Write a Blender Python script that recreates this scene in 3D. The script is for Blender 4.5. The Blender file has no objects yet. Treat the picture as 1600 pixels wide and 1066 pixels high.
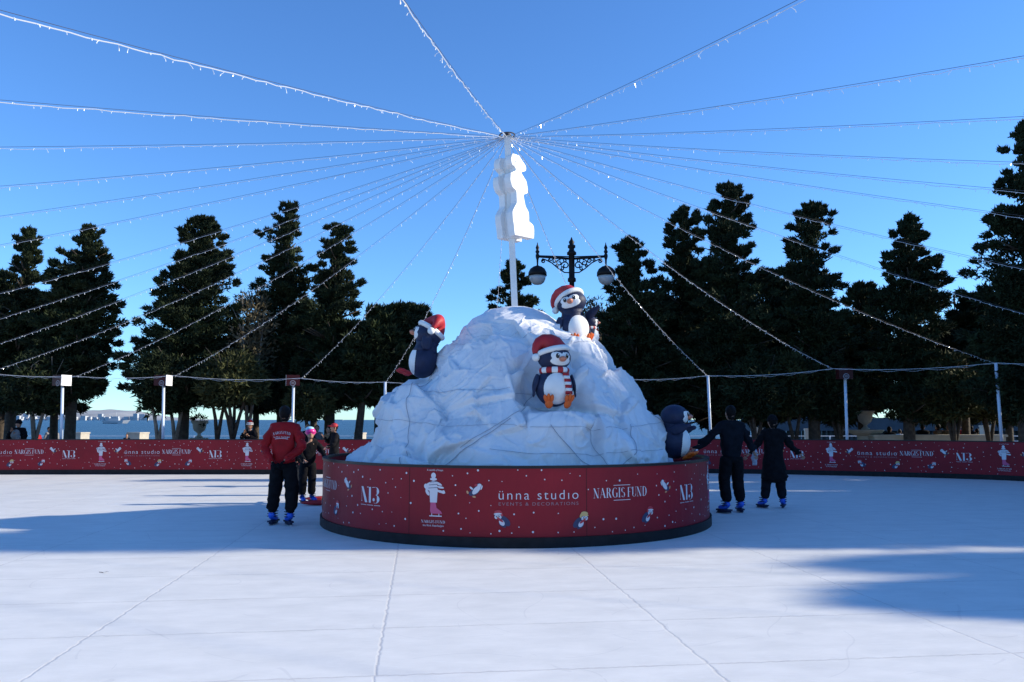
import bpy, math, random
import numpy as np
from mathutils import Vector, Matrix, noise, Euler
from mathutils.bvhtree import BVHTree
PI = math.pi
rng = np.random.default_rng(7)
random.seed(7)
SC = bpy.context.scene
COL = SC.collection

# ------------------------------------------------------------------ camera
FPX, PITCH, EYE = 1244.0, math.atan(123 / 1244.0), 1.6
cam_d = bpy.data.cameras.new('camera'); cam = bpy.data.objects.new('camera', cam_d); COL.objects.link(cam)
cam_d.sensor_width = 36; cam_d.lens = FPX * 36 / 1600; cam_d.clip_end = 40000; cam_d.clip_start = .05
cam.location = (0, 0, EYE); cam.rotation_euler = (PI / 2 + PITCH, 0, 0)
SC.camera = cam
# ------------------------------------------------------------------ light
SUN_EL, SUN_AZ = math.radians(23), math.radians(3)      # azimuth measured from +X towards +Y
w = bpy.data.worlds.new('World'); SC.world = w; w.use_nodes = True
nt = w.node_tree; bg = nt.nodes['Background']
sky = nt.nodes.new('ShaderNodeTexSky'); sky.sky_type = 'NISHITA'; sky.sun_disc = False
sky.sun_elevation = SUN_EL; sky.sun_rotation = PI / 2 - SUN_AZ
sky.air_density = 1.0; sky.dust_density = 0; sky.ozone_density = 2.0; sky.altitude = 0
tint = nt.nodes.new('ShaderNodeMix'); tint.data_type = 'RGBA'; tint.blend_type = 'MULTIPLY'; tint.inputs[0].default_value = 1
tint.inputs[7].default_value = (.48, .81, 1.24, 1)
nt.links.new(sky.outputs[0], tint.inputs[6]); nt.links.new(tint.outputs[2], bg.inputs[0]); bg.inputs[1].default_value = .125
sl = bpy.data.lights.new('sun', 'SUN'); sl.energy = 4.3; sl.angle = math.radians(.9); sl.color = (1, .915, .74)
so = bpy.data.objects.new('sun', sl); COL.objects.link(so)
SUNV = Vector((math.cos(SUN_EL) * math.cos(SUN_AZ), math.cos(SUN_EL) * math.sin(SUN_AZ), math.sin(SUN_EL)))
so.rotation_euler = SUNV.to_track_quat('Z', 'Y').to_euler(); so.location = (30, 0, 30)
SC.view_settings.view_transform = 'Standard'; SC.view_settings.look = 'None'
SC.view_settings.exposure = .68; SC.view_settings.gamma = 1


def W(px, py, Y):
    """world point at depth Y seen at photo pixel (1600 wide)"""
    a, b = (px - 800) / FPX, (533 - py) / FPX
    d = Vector((a, math.cos(PITCH) - b * math.sin(PITCH), math.sin(PITCH) + b * math.cos(PITCH)))
    t = Y / d.y
    return Vector((d.x * t, Y, EYE + d.z * t))


# ------------------------------------------------------------------ mesh helpers
class MB:
    def __init__(s): s.v = []; s.f = []; s.m = []
    def add(s, vs, fs, mi=0):
        o = len(s.v); s.v += [tuple(p) for p in vs]
        s.f += [tuple(i + o for i in f) for f in fs]; s.m += [mi] * len(fs); return s
    def box(s, c, d, mi=0, R=None, taper=1.0):
        vs = []
        for z in (-1, 1):
            k = taper if z > 0 else 1
            for x, y in ((-1, -1), (1, -1), (1, 1), (-1, 1)):
                p = Vector((x * d[0] / 2 * k, y * d[1] / 2 * k, z * d[2] / 2))
                if R is not None: p = R @ p
                vs.append(p + Vector(c))
        return s.add(vs, [(3, 2, 1, 0), (4, 5, 6, 7), (0, 1, 5, 4), (1, 2, 6, 5), (2, 3, 7, 6), (3, 0, 4, 7)], mi)
    def lathe(s, prof, c=(0, 0, 0), n=24, mi=0, R=None, sx=1, sy=1):
        vs = []; fs = []
        for r, z in prof:
            for i in range(n):
                a = 2 * PI * i / n; p = Vector((r * math.cos(a) * sx, r * math.sin(a) * sy, z))
                if R is not None: p = R @ p
                vs.append(p + Vector(c))
        for j in range(len(prof) - 1):
            for i in range(n):
                k = (i + 1) % n; fs.append((j * n + i, j * n + k, (j + 1) * n + k, (j + 1) * n + i))
        if prof[0][0] > 1e-5: fs.append(tuple(range(n - 1, -1, -1)))
        if prof[-1][0] > 1e-5: fs.append(tuple((len(prof) - 1) * n + i for i in range(n)))
        return s.add(vs, fs, mi)
    def ell(s, c, r, mi=0, R=None, n=20, m=12):
        pr = [(max(1e-6, math.sin(PI * j / m)), -math.cos(PI * j / m)) for j in range(m + 1)]
        M = Matrix.Diagonal(Vector(r)); M = (R @ M) if R is not None else M
        return s.lathe(pr, c, n, mi, M)
    def tube(s, pts, rad, n=6, mi=0, caps=True):
        pts = [Vector(p) for p in pts]; vs = []; fs = []
        if not hasattr(rad, '__len__'): rad = [rad] * len(pts)
        T = (pts[1] - pts[0]).normalized(); up = Vector((0, 0, 1)) if abs(T.z) < .9 else Vector((1, 0, 0))
        A = T.cross(up).normalized()
        for i, p in enumerate(pts):
            T = (pts[min(i + 1, len(pts) - 1)] - pts[max(i - 1, 0)]).normalized()
            A = (A - T * A.dot(T)).normalized(); B = T.cross(A)
            for k in range(n):
                a = 2 * PI * k / n; vs.append(p + (A * math.cos(a) + B * math.sin(a)) * rad[i])
        for j in range(len(pts) - 1):
            for k in range(n):
                q = (k + 1) % n; fs.append((j * n + k, j * n + q, (j + 1) * n + q, (j + 1) * n + k))
        if caps: fs += [tuple(range(n - 1, -1, -1)), tuple((len(pts) - 1) * n + k for k in range(n))]
        return s.add(vs, fs, mi)
    def build(s, name, mats, parent=None, smooth=False, loc=None, label=None, cat=None, group=None, kind=None):
        me = bpy.data.meshes.new(name); me.from_pydata(s.v, [], s.f)
        mats = mats if isinstance(mats, (list, tuple)) else [mats]
        for m in mats: me.materials.append(m)
        me.polygons.foreach_set('material_index', s.m)
        if smooth: me.polygons.foreach_set('use_smooth', [True] * len(s.f))
        me.update()
        o = bpy.data.objects.new(name, me); COL.objects.link(o)
        if parent: o.parent = parent
        if loc is not None: o.location = loc
        return tag(o, label, cat, group, kind)


def tag(o, label=None, cat=None, group=None, kind=None):
    if label: o['label'] = label
    if cat: o['category'] = cat
    if group: o['group'] = group
    if kind: o['kind'] = kind
    return o


def empty(name, loc=(0, 0, 0), rz=0, label=None, cat=None, group=None, scale=1):
    o = bpy.data.objects.new(name, None); COL.objects.link(o); o.location = loc; o.rotation_euler = (0, 0, rz)
    o.scale = (scale,) * 3; o.empty_display_size = .2
    return tag(o, label, cat, group)


def np_mesh(name, V, F, mats, parent=None, smooth=False, **k):
    """V (n,3), F (m,4) numpy"""
    me = bpy.data.meshes.new(name); n = len(F); c = F.shape[1]
    me.vertices.add(len(V)); me.vertices.foreach_set('co', V.astype(np.float32).ravel())
    me.loops.add(n * c); me.loops.foreach_set('vertex_index', F.astype(np.int32).ravel())
    me.polygons.add(n); me.polygons.foreach_set('loop_start', np.arange(0, n * c, c, dtype=np.int32))
    try: me.polygons.foreach_set('loop_total', np.full(n, c, dtype=np.int32))
    except Exception: pass
    me.update(calc_edges=True)
    for m in (mats if isinstance(mats, (list, tuple)) else [mats]): me.materials.append(m)
    if smooth: me.polygons.foreach_set('use_smooth', [True] * n)
    o = bpy.data.objects.new(name, me); COL.objects.link(o)
    if parent: o.parent = parent
    return tag(o, **k)


def mat(name, col, rough=.6, var=0, vscale=5, bump=0, bscale=40, metal=0, spec=.5, col2=None, detail=4, **kw):
    m = bpy.data.materials.new(name); m.use_nodes = True; t = m.node_tree; b = t.nodes['Principled BSDF']
    b.inputs['Base Color'].default_value = (*col, 1); b.inputs['Roughness'].default_value = rough
    b.inputs['Metallic'].default_value = metal; b.inputs['Specular IOR Level'].default_value = spec
    co = t.nodes.new('ShaderNodeTexCoord')
    if var or col2:
        n = t.nodes.new('ShaderNodeTexNoise'); n.inputs['Scale'].default_value = vscale; n.inputs['Detail'].default_value = detail
        t.links.new(co.outputs['Object'], n.inputs['Vector'])
        r = t.nodes.new('ShaderNodeValToRGB'); r.color_ramp.elements[0].position = .32; r.color_ramp.elements[1].position = .68
        c2 = col2 or tuple(min(1, c * (1 + var)) for c in col); c1 = col if col2 else tuple(c * (1 - var) for c in col)
        r.color_ramp.elements[0].color = (*c1, 1); r.color_ramp.elements[1].color = (*c2, 1)
        t.links.new(n.outputs['Fac'], r.inputs[0]); t.links.new(r.outputs[0], b.inputs['Base Color'])
    if bump:
        n = t.nodes.new('ShaderNodeTexNoise'); n.inputs['Scale'].default_value = bscale; n.inputs['Detail'].default_value = 6
        t.links.new(co.outputs['Object'], n.inputs['Vector'])
        bp = t.nodes.new('ShaderNodeBump'); bp.inputs['Strength'].default_value = bump; bp.inputs['Distance'].default_value = .02
        t.links.new(n.outputs['Fac'], bp.inputs['Height']); t.links.new(bp.outputs[0], b.inputs['Normal'])
    for k, v in kw.items(): b.inputs[k].default_value = v
    return m


M = dict(
    banner=mat('banner_red', (.24, .008, .017), .5, spec=.25, var=.12, vscale=1.2, bump=.08, bscale=6),
    kick=mat('kick_black', (.012, .012, .014), .55, var=.3, vscale=8, spec=0.2),
    rail=mat('rail_black', (.010, .010, .014), .35, spec=0.3),
    white_print=mat('white_print', (.62, .60, .64), .5),
    grey_print=mat('grey_print', (.30, .16, .19), .5),
    pink_print=mat('pink_print', (.55, .08, .19), .5),
    navy_print=mat('navy_print', (.02, .03, .09), .5),
    yellow_print=mat('yellow_print', (.58, .40, .16), .5),
    red_print=mat('red_print', (.42, .03, .05), .5),
    orange_print=mat('orange_print', (.55, .28, .14), .5),
    pole=mat('white_pole', (.78, .78, .76), .45, var=.05, vscale=12),
    foam=mat('white_foam', (.82, .81, .79), .6, var=.04, vscale=6, bump=.15, bscale=30),
    galv=mat('post_white', (.55, .62, .72), .4),
    wire=mat('dark_wire', (.06, .05, .05), .6),
    whitewire=mat('white_wire', (.62, .64, .68), .5),
    bulb=mat('bulb_drop', (.85, .88, .92), .15, spec=.8),
    navy=mat('navy_plush', (.016, .023, .060), .55, var=.2, vscale=9, bump=.25, bscale=60, spec=0.3),
    pwhite=mat('white_plush', (.80, .79, .77), .6, var=.04, vscale=8, bump=.2, bscale=60),
    hatred=mat('hat_red', (.42, .012, .018), .6, var=.12, vscale=10, bump=.25, bscale=60),
    orange=mat('foot_orange', (.72, .12, .012), .55, var=.1, vscale=12, bump=.2, bscale=50),
    beak=mat('beak_pink', (.55, .20, .12), .4),
    eye=mat('eye_dark', (.012, .008, .008), .12),
    lampmetal=mat('lamp_black', (.006, .006, .008), .5, spec=.2),
    globe=mat('lamp_globe', (.36, .38, .40), .15, spec=.6),
    bark=mat('bark_dark', (.055, .040, .028), .9, var=.4, vscale=9, bump=.8, bscale=18),
    bark_pale=mat('bark_pale', (.22, .18, .14), .85, var=.4, vscale=5, bump=.5, bscale=18),
    stone=mat('pale_stone', (.44, .39, .32), .8, var=.15, vscale=3, bump=.3, bscale=25),
    skin=mat('skin', (.38, .20, .13), .55), hair=mat('hair_black', (.008, .006, .006), .5, bump=.5, bscale=90, spec=0.1),
    black=mat('cloth_black', (.008, .008, .010), .8, var=.3, vscale=14, bump=.5, bscale=22, spec=0.08),
    blackn=mat('cloth_ink', (.008, .010, .015), .8, var=.3, vscale=12, bump=.5, bscale=20, spec=0.08),
    redcl=mat('jacket_red', (.30, .008, .012), .6, var=.18, vscale=7, bump=.7, bscale=14, spec=0.15),
    skate=mat('skate_blue', (.015, .11, .62), .35, var=.15, vscale=20), steel=mat('blade_steel', (.5, .5, .52), .3, metal=1),
    grey=mat('cloth_grey', (.20, .19, .19), .8, var=.2, vscale=9, spec=0.1), tan=mat('cloth_tan', (.22, .12, .06), .9, var=.4, vscale=20, bump=.6, bscale=40),
    olive=mat('cloth_olive', (.07, .075, .05), .85, var=.2), pink=mat('helmet_pink', (.75, .03, .25), .35),
    cyan=mat('helmet_cyan', (.35, .65, .80), .35), denim=mat('cloth_denim', (.03, .05, .10), .85),
)


def leafmat(name, c1, c2):
    m = mat(name, c1, .75, col2=c2, vscale=1.1, detail=3, spec=.12)
    return m


LEAF = leafmat('conifer_leaf', (.012, .018, .010), (.030, .042, .018))
LEAF2 = leafmat('olive_leaf', (.024, .030, .014), (.075, .078, .030))
LEAF3 = leafmat('dry_leaf', (.06, .05, .03), (.13, .11, .07))

# ------------------------------------------------------------------ setting
CX, CY, DR = .06, 13.26, 3.09        # round barrier centre, radius


def smooth_path(P, step=.25, closed=True):
    n = len(P); out = []
    for i in range(n if closed else n - 1):
        p0, p1, p2, p3 = (Vector(P[(i + k - 1) % n]) if closed else Vector(P[max(0, min(n - 1, i + k - 1))]) for k in range(4))
        m = max(2, int((p2 - p1).length / step))
        for j in range(m):
            t = j / m
            out.append(.5 * ((2 * p1) + (-p0 + p2) * t + (2 * p0 - 5 * p1 + 4 * p2 - p3) * t * t + (-p0 + 3 * p1 - 3 * p2 + p3) * t ** 3))
    return out


RINK = [(-21.6, 14), (-20.9, 20), (-18.6, 22.9), (-15, 23.6), (-6, 23.75), (0, 24.0), (6, 24.15), (9.35, 23.2), (11.5, 22.3), (13.5, 20.9),
        (15.4, 17.5), (16.6, 12), (16.6, 3), (15, -3), (10, -6), (0, -6.6), (-14, -6.1), (-19.9, -3), (-21.6, 4)]
rp = smooth_path(RINK, .25)

# ground, ice, sea
def sheet(name, x0, x1, y0, y1, z, m, nx=1, ny=1):
    b = MB()
    vs = [(x0 + (x1 - x0) * i / nx, y0 + (y1 - y0) * j / ny, z) for j in range(ny + 1) for i in range(nx + 1)]
    fs = [(j * (nx + 1) + i, j * (nx + 1) + i + 1, (j + 1) * (nx + 1) + i + 1, (j + 1) * (nx + 1) + i) for j in range(ny) for i in range(nx)]
    b.add(vs, fs); return b.build(name, m, kind='structure')


paving = mat('paving_grey', (.24, .22, .20), .85, var=.15, vscale=2, bump=.2, bscale=20)
g = MB()
for (y0, y1, z) in ((-400, 33, -.14), (33.35, 46, -.5)):
    g.add([(-600, y0, z), (600, y0, z), (600, y1, z), (-600, y1, z)], [(0, 1, 2, 3)])
g.add([(-600, 33, -.14), (600, 33, -.14), (600, 33.35, -.5), (-600, 33.35, -.5)], [(0, 1, 2, 3)])
g.add([(-600, 46, -.5), (600, 46, -.5), (600, 46, -6), (-600, 46, -6)], [(0, 1, 2, 3)])
g.build('promenade_ground', paving, kind='structure')

# sea
sea = bpy.data.materials.new('sea_water'); sea.use_nodes = True; t = sea.node_tree; b = t.nodes['Principled BSDF']
b.inputs['Base Color'].default_value = (.012, .058, .115, 1); b.inputs['Roughness'].default_value = .35; b.inputs['Specular IOR Level'].default_value = .28
co = t.nodes.new('ShaderNodeTexCoord'); mp = t.nodes.new('ShaderNodeMapping'); mp.inputs['Scale'].default_value = (.25, .6, 1)
n = t.nodes.new('ShaderNodeTexNoise'); n.inputs['Scale'].default_value = 1.2; n.inputs['Detail'].default_value = 8; n.inputs['Roughness'].default_value = .6
bp = t.nodes.new('ShaderNodeBump'); bp.inputs['Strength'].default_value = 1; bp.inputs['Distance'].default_value = .9
t.links.new(co.outputs['Object'], mp.inputs[0]); t.links.new(mp.outputs[0], n.inputs['Vector']); t.links.new(n.outputs['Fac'], bp.inputs['Height']); t.links.new(bp.outputs[0], b.inputs['Normal'])
mp2 = t.nodes.new('ShaderNodeMapping'); mp2.inputs['Scale'].default_value = (.004, .05, 1)
n2 = t.nodes.new('ShaderNodeTexNoise'); n2.inputs['Scale'].default_value = 1.5; n2.inputs['Detail'].default_value = 7
rr = t.nodes.new('ShaderNodeValToRGB'); rr.color_ramp.elements[0].position = .35; rr.color_ramp.elements[1].position = .7
rr.color_ramp.elements[0].color = (.006, .038, .09, 1); rr.color_ramp.elements[1].color = (.02, .085, .15, 1)
t.links.new(co.outputs['Object'], mp2.inputs[0]); t.links.new(mp2.outputs[0], n2.inputs['Vector']); t.links.new(n2.outputs['Fac'], rr.inputs[0]); t.links.new(rr.outputs[0], b.inputs['Base Color'])
sheet('sea_water', -20000, 20000, 46.02, 30000, -2.6, sea)

# ice
ice = bpy.data.materials.new('rink_ice'); ice.use_nodes = True; t = ice.node_tree; b = t.nodes['Principled BSDF']
L = t.links.new
def nd(typ, **k):
    q = t.nodes.new(typ)
    for a, v in k.items(): setattr(q, a, v)
    return q
def mth(op, a, b2=None, c=None):
    q = t.nodes.new('ShaderNodeMath'); q.operation = op
    for i, x in enumerate((a, b2, c)):
        if x is None: continue
        if isinstance(x, (int, float)): q.inputs[i].default_value = x
        else: L(x, q.inputs[i])
    return q.outputs[0]
co = nd('ShaderNodeTexCoord'); mp = nd('ShaderNodeMapping'); mp.vector_type = 'TEXTURE'; mp.inputs['Rotation'].default_value = (0, 0, math.radians(6.5)); mp.inputs['Location'].default_value = (-.86, 5.18, 0)
L(co.outputs['Object'], mp.inputs[0])
wn = nd('ShaderNodeTexNoise'); wn.inputs['Scale'].default_value = 9; wn.inputs['Detail'].default_value = 3; L(mp.outputs[0], wn.inputs['Vector'])
sp = nd('ShaderNodeSeparateXYZ'); L(mp.outputs[0], sp.inputs[0])
wob = mth('MULTIPLY', mth('SUBTRACT', wn.outputs['Fac'], .5), .055)
def seam(coord, period, width):
    u = mth('DIVIDE', mth('ADD', coord, wob), period)
    fr = mth('ABSOLUTE', mth('SUBTRACT', mth('FRACT', mth('ADD', u, .5)), .5))
    d = mth('MULTIPLY', fr, period)
    return mth('SUBTRACT', 1, mth('MINIMUM', mth('DIVIDE', d, width), 1))
sx = seam(sp.outputs['X'], 2.16, .016); sy = seam(sp.outputs['Y'], 1.16, .015)
dn = nd('ShaderNodeTexNoise'); dn.inputs['Scale'].default_value = 30; L(mp.outputs[0], dn.inputs['Vector'])
bn = nd('ShaderNodeTexNoise'); bn.inputs['Scale'].default_value = 2.1; bn.inputs['Detail'].default_value = 4; L(mp.outputs[0], bn.inputs['Vector'])
lines = mth('MAXIMUM', mth('MULTIPLY', sx, mth('ADD', .25, dn.outputs['Fac'])), mth('MULTIPLY', sy, mth('MULTIPLY', bn.outputs['Fac'], 1.9)))
# scuffs: stretched noise + fine scratches
m3 = nd('ShaderNodeMapping'); m3.inputs['Scale'].default_value = (1.2, 2.6, 1); L(mp.outputs[0], m3.inputs[0])
n3 = nd('ShaderNodeTexNoise'); n3.inputs['Scale'].default_value = 1.4; n3.inputs['Detail'].default_value = 9; n3.inputs['Roughness'].default_value = .68; L(m3.outputs[0], n3.inputs['Vector'])
m4 = nd('ShaderNodeMapping'); m4.inputs['Scale'].default_value = (2.2, 26, 1); m4.inputs['Rotation'].default_value = (0, 0, .35); L(co.outputs['Object'], m4.inputs[0])
n4 = nd('ShaderNodeTexNoise'); n4.inputs['Scale'].default_value = 3; n4.inputs['Detail'].default_value = 5; L(m4.outputs[0], n4.inputs['Vector'])
rr = nd('ShaderNodeValToRGB'); rr.color_ramp.elements[0].position = .34; rr.color_ramp.elements[1].position = .62
rr.color_ramp.elements[0].color = (.71, .70, .67, 1); rr.color_ramp.elements[1].color = (.80, .785, .75, 1); L(n3.outputs['Fac'], rr.inputs[0])
mx = nd('ShaderNodeMix'); mx.data_type = 'RGBA'; L(mth('MULTIPLY', lines, .42), mx.inputs[0]); L(rr.outputs[0], mx.inputs[6]); mx.inputs[7].default_value = (.30, .27, .27, 1)
mx2 = nd('ShaderNodeMix'); mx2.data_type = 'RGBA'
L(mth('MULTIPLY', mth('GREATER_THAN', n4.outputs['Fac'], .66), .35), mx2.inputs[0]); L(mx.outputs[2], mx2.inputs[6]); mx2.inputs[7].default_value = (.90, .90, .90, 1)
def marks(scale, width, seed):
    q = nd('ShaderNodeTexNoise'); q.inputs['Scale'].default_value = scale; q.inputs['Detail'].default_value = .6; q.noise_dimensions = '4D'; q.inputs['W'].default_value = seed; L(co.outputs['Object'], q.inputs['Vector'])
    r_ = mth('LESS_THAN', mth('ABSOLUTE', mth('SUBTRACT', q.outputs['Fac'], .5)), width); q2 = nd('ShaderNodeTexNoise'); q2.inputs['Scale'].default_value = 1.3; q2.noise_dimensions = '4D'; q2.inputs['W'].default_value = seed + 3; L(co.outputs['Object'], q2.inputs['Vector'])
    return mth('MULTIPLY', r_, mth('GREATER_THAN', q2.outputs['Fac'], .52))
mk = mth('MAXIMUM', mth('MAXIMUM', marks(.45, .0012, 1), marks(.7, .0016, 9)), mth('MAXIMUM', marks(.6, .0014, 21), marks(.33, .0008, 33)))
mx3 = nd('ShaderNodeMix'); mx3.data_type = 'RGBA'; L(mth('MULTIPLY', mk, .16), mx3.inputs[0]); L(mx2.outputs[2], mx3.inputs[6]); mx3.inputs[7].default_value = (.42, .42, .44, 1)
L(mx3.outputs[2], b.inputs['Base Color'])
b.inputs['Specular IOR Level'].default_value = .3
L(mth('ADD', .38, mth('MULTIPLY', n3.outputs['Fac'], .2)), b.inputs['Roughness'])
bpn = nd('ShaderNodeBump'); bpn.inputs['Strength'].default_value = .25; bpn.inputs['Distance'].default_value = .01
L(mth('SUBTRACT', mth('ADD', n3.outputs['Fac'], mth('MULTIPLY', n4.outputs['Fac'], .5)), lines), bpn.inputs['Height']); L(bpn.outputs[0], b.inputs['Normal'])
ib = MB(); npth = len(rp)
ib.add([(p.x, p.y, 0) for p in rp] + [(p.x, p.y, -.15) for p in rp], [tuple(range(npth))[::-1] if False else tuple(range(npth))] + [(i, i + npth, (i + 1) % npth + npth, (i + 1) % npth) for i in range(npth)])
io = ib.build('rink_ice', ice, kind='structure')
if io.data.polygons[0].normal.z < 0: io.data.flip_normals()


# ------------------------------------------------------------------ flat artwork in (u, z) metres, later bent onto a surface
class Flat:
    def __init__(s): s.v = []; s.f = []; s.m = []
    def poly(s, pts, mi=0, lay=0):
        o = len(s.v); s.v += [(p[0], p[1], lay) for p in pts]; s.f.append(tuple(range(o, o + len(pts)))); s.m.append(mi)
    def quadstrip(s, A, B, mi=0, lay=0):
        for i in range(len(A) - 1): s.poly([A[i], B[i], B[i + 1], A[i + 1]], mi, lay)
    def bar(s, x0, y0, x1, y1, w, mi=0, lay=0):
        d = math.hypot(x1 - x0, y1 - y0); nx, ny = -(y1 - y0) / d * w / 2, (x1 - x0) / d * w / 2
        s.poly([(x0 + nx, y0 + ny), (x0 - nx, y0 - ny), (x1 - nx, y1 - ny), (x1 + nx, y1 + ny)], mi, lay)
    def disc(s, cx, cy, rx, ry=None, mi=0, lay=0, rot=0, n=14):
        ry = ry or rx; c, q = math.cos(rot), math.sin(rot)
        s.poly([(cx + rx * math.cos(a) * c - ry * math.sin(a) * q, cy + rx * math.cos(a) * q + ry * math.sin(a) * c) for a in [2 * PI * i / n for i in range(n)]], mi, lay)
    def arc(s, cx, cy, rx, ry, a0, a1, thin, thick, mi=0, lay=0, n=14):
        A, B = [], []
        for i in range(n + 1):
            a = math.radians(a0 + (a1 - a0) * i / n); w = thin + (thick - thin) * abs(math.cos(a)) ** 1.3
            A.append((cx + rx * math.cos(a), cy + ry * math.sin(a))); B.append((cx + (rx - w) * math.cos(a), cy + (ry - w * .5 * ry / rx) * math.sin(a)))
        s.quadstrip(A, B, mi, lay)
    def merge(s, o, dx=0, dz=0, k=1, rot=0, mi=None, sx=1):
        b0 = len(s.v); c, q = math.cos(rot), math.sin(rot)
        s.v += [(dx + k * (x * sx * c - y * q), dz + k * (x * sx * q + y * c), l) for x, y, l in o.v]
        s.f += [tuple(i + b0 for i in f) for f in o.f]; s.m += [mi if mi is not None else m for m in o.m]; return s
    def onto(s, S, name, mats, parent, u0=0, label=None):
        b = MB(); b.v = [tuple(S(u0 + x, z, .004 + .003 * l)) for x, z, l in s.v]; b.f = list(s.f); b.m = list(s.m)
        return b.build(name, mats, parent, label=label)


_tc = {}
def font_flat(txt, size, mi=0, space=1.0, thin=0):
    cu = bpy.data.curves.new('t', 'FONT'); cu.body = txt; cu.size = size; cu.align_x = 'CENTER'; cu.space_character = space; cu.resolution_u = 4; cu.offset = -thin
    o = bpy.data.objects.new('t', cu); COL.objects.link(o); dg = bpy.context.evaluated_depsgraph_get(); dg.update()
    me = o.evaluated_get(dg).to_mesh(); F = Flat(); F.v = [(v.co.x, v.co.y, 0) for v in me.vertices]
    F.f = [tuple(p.vertices) for p in me.polygons]; F.m = [mi] * len(F.f)
    o.evaluated_get(dg).to_mesh_clear(); bpy.data.objects.remove(o); bpy.data.curves.remove(cu); return F


def didone(ch):
    F = Flat(); T, H = .145, .028; w = .7
    srf = lambda x, y, l=.13: F.bar(x - l, y, x + l, y, H)
    if ch == 'N': F.bar(.1, 0, .1, 1, H); F.bar(.62, 0, .62, 1, H); F.poly([(.0, 1), (.17, 1), (.66, 0), (.5, 0)]); srf(.1, .02); srf(.62, .98); w = .8
    elif ch == 'A': F.bar(.06, 0, .33, 1, H); F.poly([(.27, 1), (.40, 1), (.74, 0), (.56, 0)]); F.bar(.15, .33, .55, .33, H); srf(.06, .02, .08); srf(.66, .02, .14); w = .8
    elif ch == 'R': F.bar(.15, 0, .15, 1, T); F.arc(.28, .76, .3, .24, 90, -90, .03, .16); F.bar(.15, .98, .3, .98, H); F.bar(.15, .53, .3, .53, H); F.poly([(.3, .52), (.44, .52), (.7, 0), (.52, 0)]); srf(.15, .02); w = .76
    elif ch == 'G': F.arc(.42, .5, .4, .51, 50, 310, .035, .17); F.bar(.66, .05, .66, .45, .14); srf(.66, .45, .14); w = .86
    elif ch == 'I': F.bar(.13, 0, .13, 1, T); srf(.13, .02); srf(.13, .98); w = .34
    elif ch == 'S': F.arc(.28, .75, .25, .26, 30, 270, .035, .14); F.arc(.28, .26, .27, .27, 90, -150, .035, .15); w = .62
    elif ch == 'F': F.bar(.15, 0, .15, 1, T); F.bar(.1, .98, .6, .98, H); F.bar(.2, .52, .45, .52, H); F.bar(.59, .98, .59, .78, .04); srf(.15, .02); w = .64
    elif ch == 'U': F.bar(.13, .25, .13, 1, T); F.bar(.6, .25, .6, 1, H); F.arc(.33, .27, .285, .28, 180, 360, .04, .1); srf(.13, .98); srf(.6, .98); w = .74
    elif ch == 'D': F.bar(.15, 0, .15, 1, T); F.arc(.28, .5, .42, .5, 90, -90, .035, .17); F.bar(.1, .98, .3, .98, H); F.bar(.1, .02, .3, .02, H); w = .8
    else: w = .22
    return F, w


def serif(txt, h, width=None, mi=0):
    F = Flat(); x = 0; gl = []
    for ch in txt: g_, w_ = didone(ch); gl.append((g_, x)); x += w_ + .03
    k = h; sx = (width / (x * h)) if width else 1
    for g_, xx in gl:
        F.merge(Flat().merge(g_, xx - x / 2, 0), 0, 0, k, 0, mi, 1)
    F.v = [(a * sx, b, l) for a, b, l in F.v]; return F


def monogram():
    F = Flat()
    F.poly([(-.205, .105), (-.165, .105), (-.075, -.105), (-.125, -.105)])
    F.bar(-.195, -.085, -.195, .07, .004); F.bar(-.203, -.085, -.187, -.085, .012); F.bar(-.085, .10, -.05, .10, .01)
    F.poly([(-.045, .10), (-.005, .105), (-.005, -.105), (-.045, -.105)])
    F.bar(.02, .10, .06, .10, .006)
    F.arc(.085, .052, .07, .054, 110, -80, .006, .045); F.arc(.082, -.052, .082, .057, 85, -110, .006, .05); F.disc(.052, -.062, .022)
    for x in np.arange(-.21, .19, .017):
        if int((x + .21) / .017) % 8 != 6: F.bar(x, -.137, x + .011, -.137, .010)
    return F


def emblem():           # white figure, pink skate
    F = Flat()
    F.disc(0, .385, .034, .038); F.disc(.0, .34, .05, .018)
    for (x, z, rx, ry, r) in ((-.06, .27, .075, .026, .5), (-.07, .22, .06, .024, -.3), (-.085, .17, .045, .02, -1), (.05, .29, .075, .018, -.35), (.09, .24, .06, .014, -.15), (.10, .185, .07, .016, -.25), (.14, .18, .022, .022, 0), (0, .24, .06, .05, 0), (-.11, .25, .025, .03, 0)):
        F.disc(x, z, rx, ry, 0, 0, r)
    F.poly([(-.058, .22), (.062, .22), (.05, .045), (-.045, .045)])
    for z, a in ((.30, .05), (.265, .06), (.225, .07)): F.bar(-a, z, a, z + .012, .006, 2, 1)
    F.poly([(-.04, .045), (.035, .045), (.045, -.02), (.11, -.065), (.125, -.095), (-.03, -.095), (-.045, -.06)], 1)
    F.bar(-.055, -.125, .12, -.125, .013, 0); F.bar(-.02, -.095, -.02, -.125, .010, 0); F.bar(.08, -.095, .08, -.125, .010, 0)
    F.merge(serif('NARGIS FUND', .036, .34), 0, -.215); F.merge(font_flat('Ice Rink Azerbaijan', .038), 0, -.258)
    F.merge(font_flat('A world of hope', .034), .02, .445)
    return F


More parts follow.
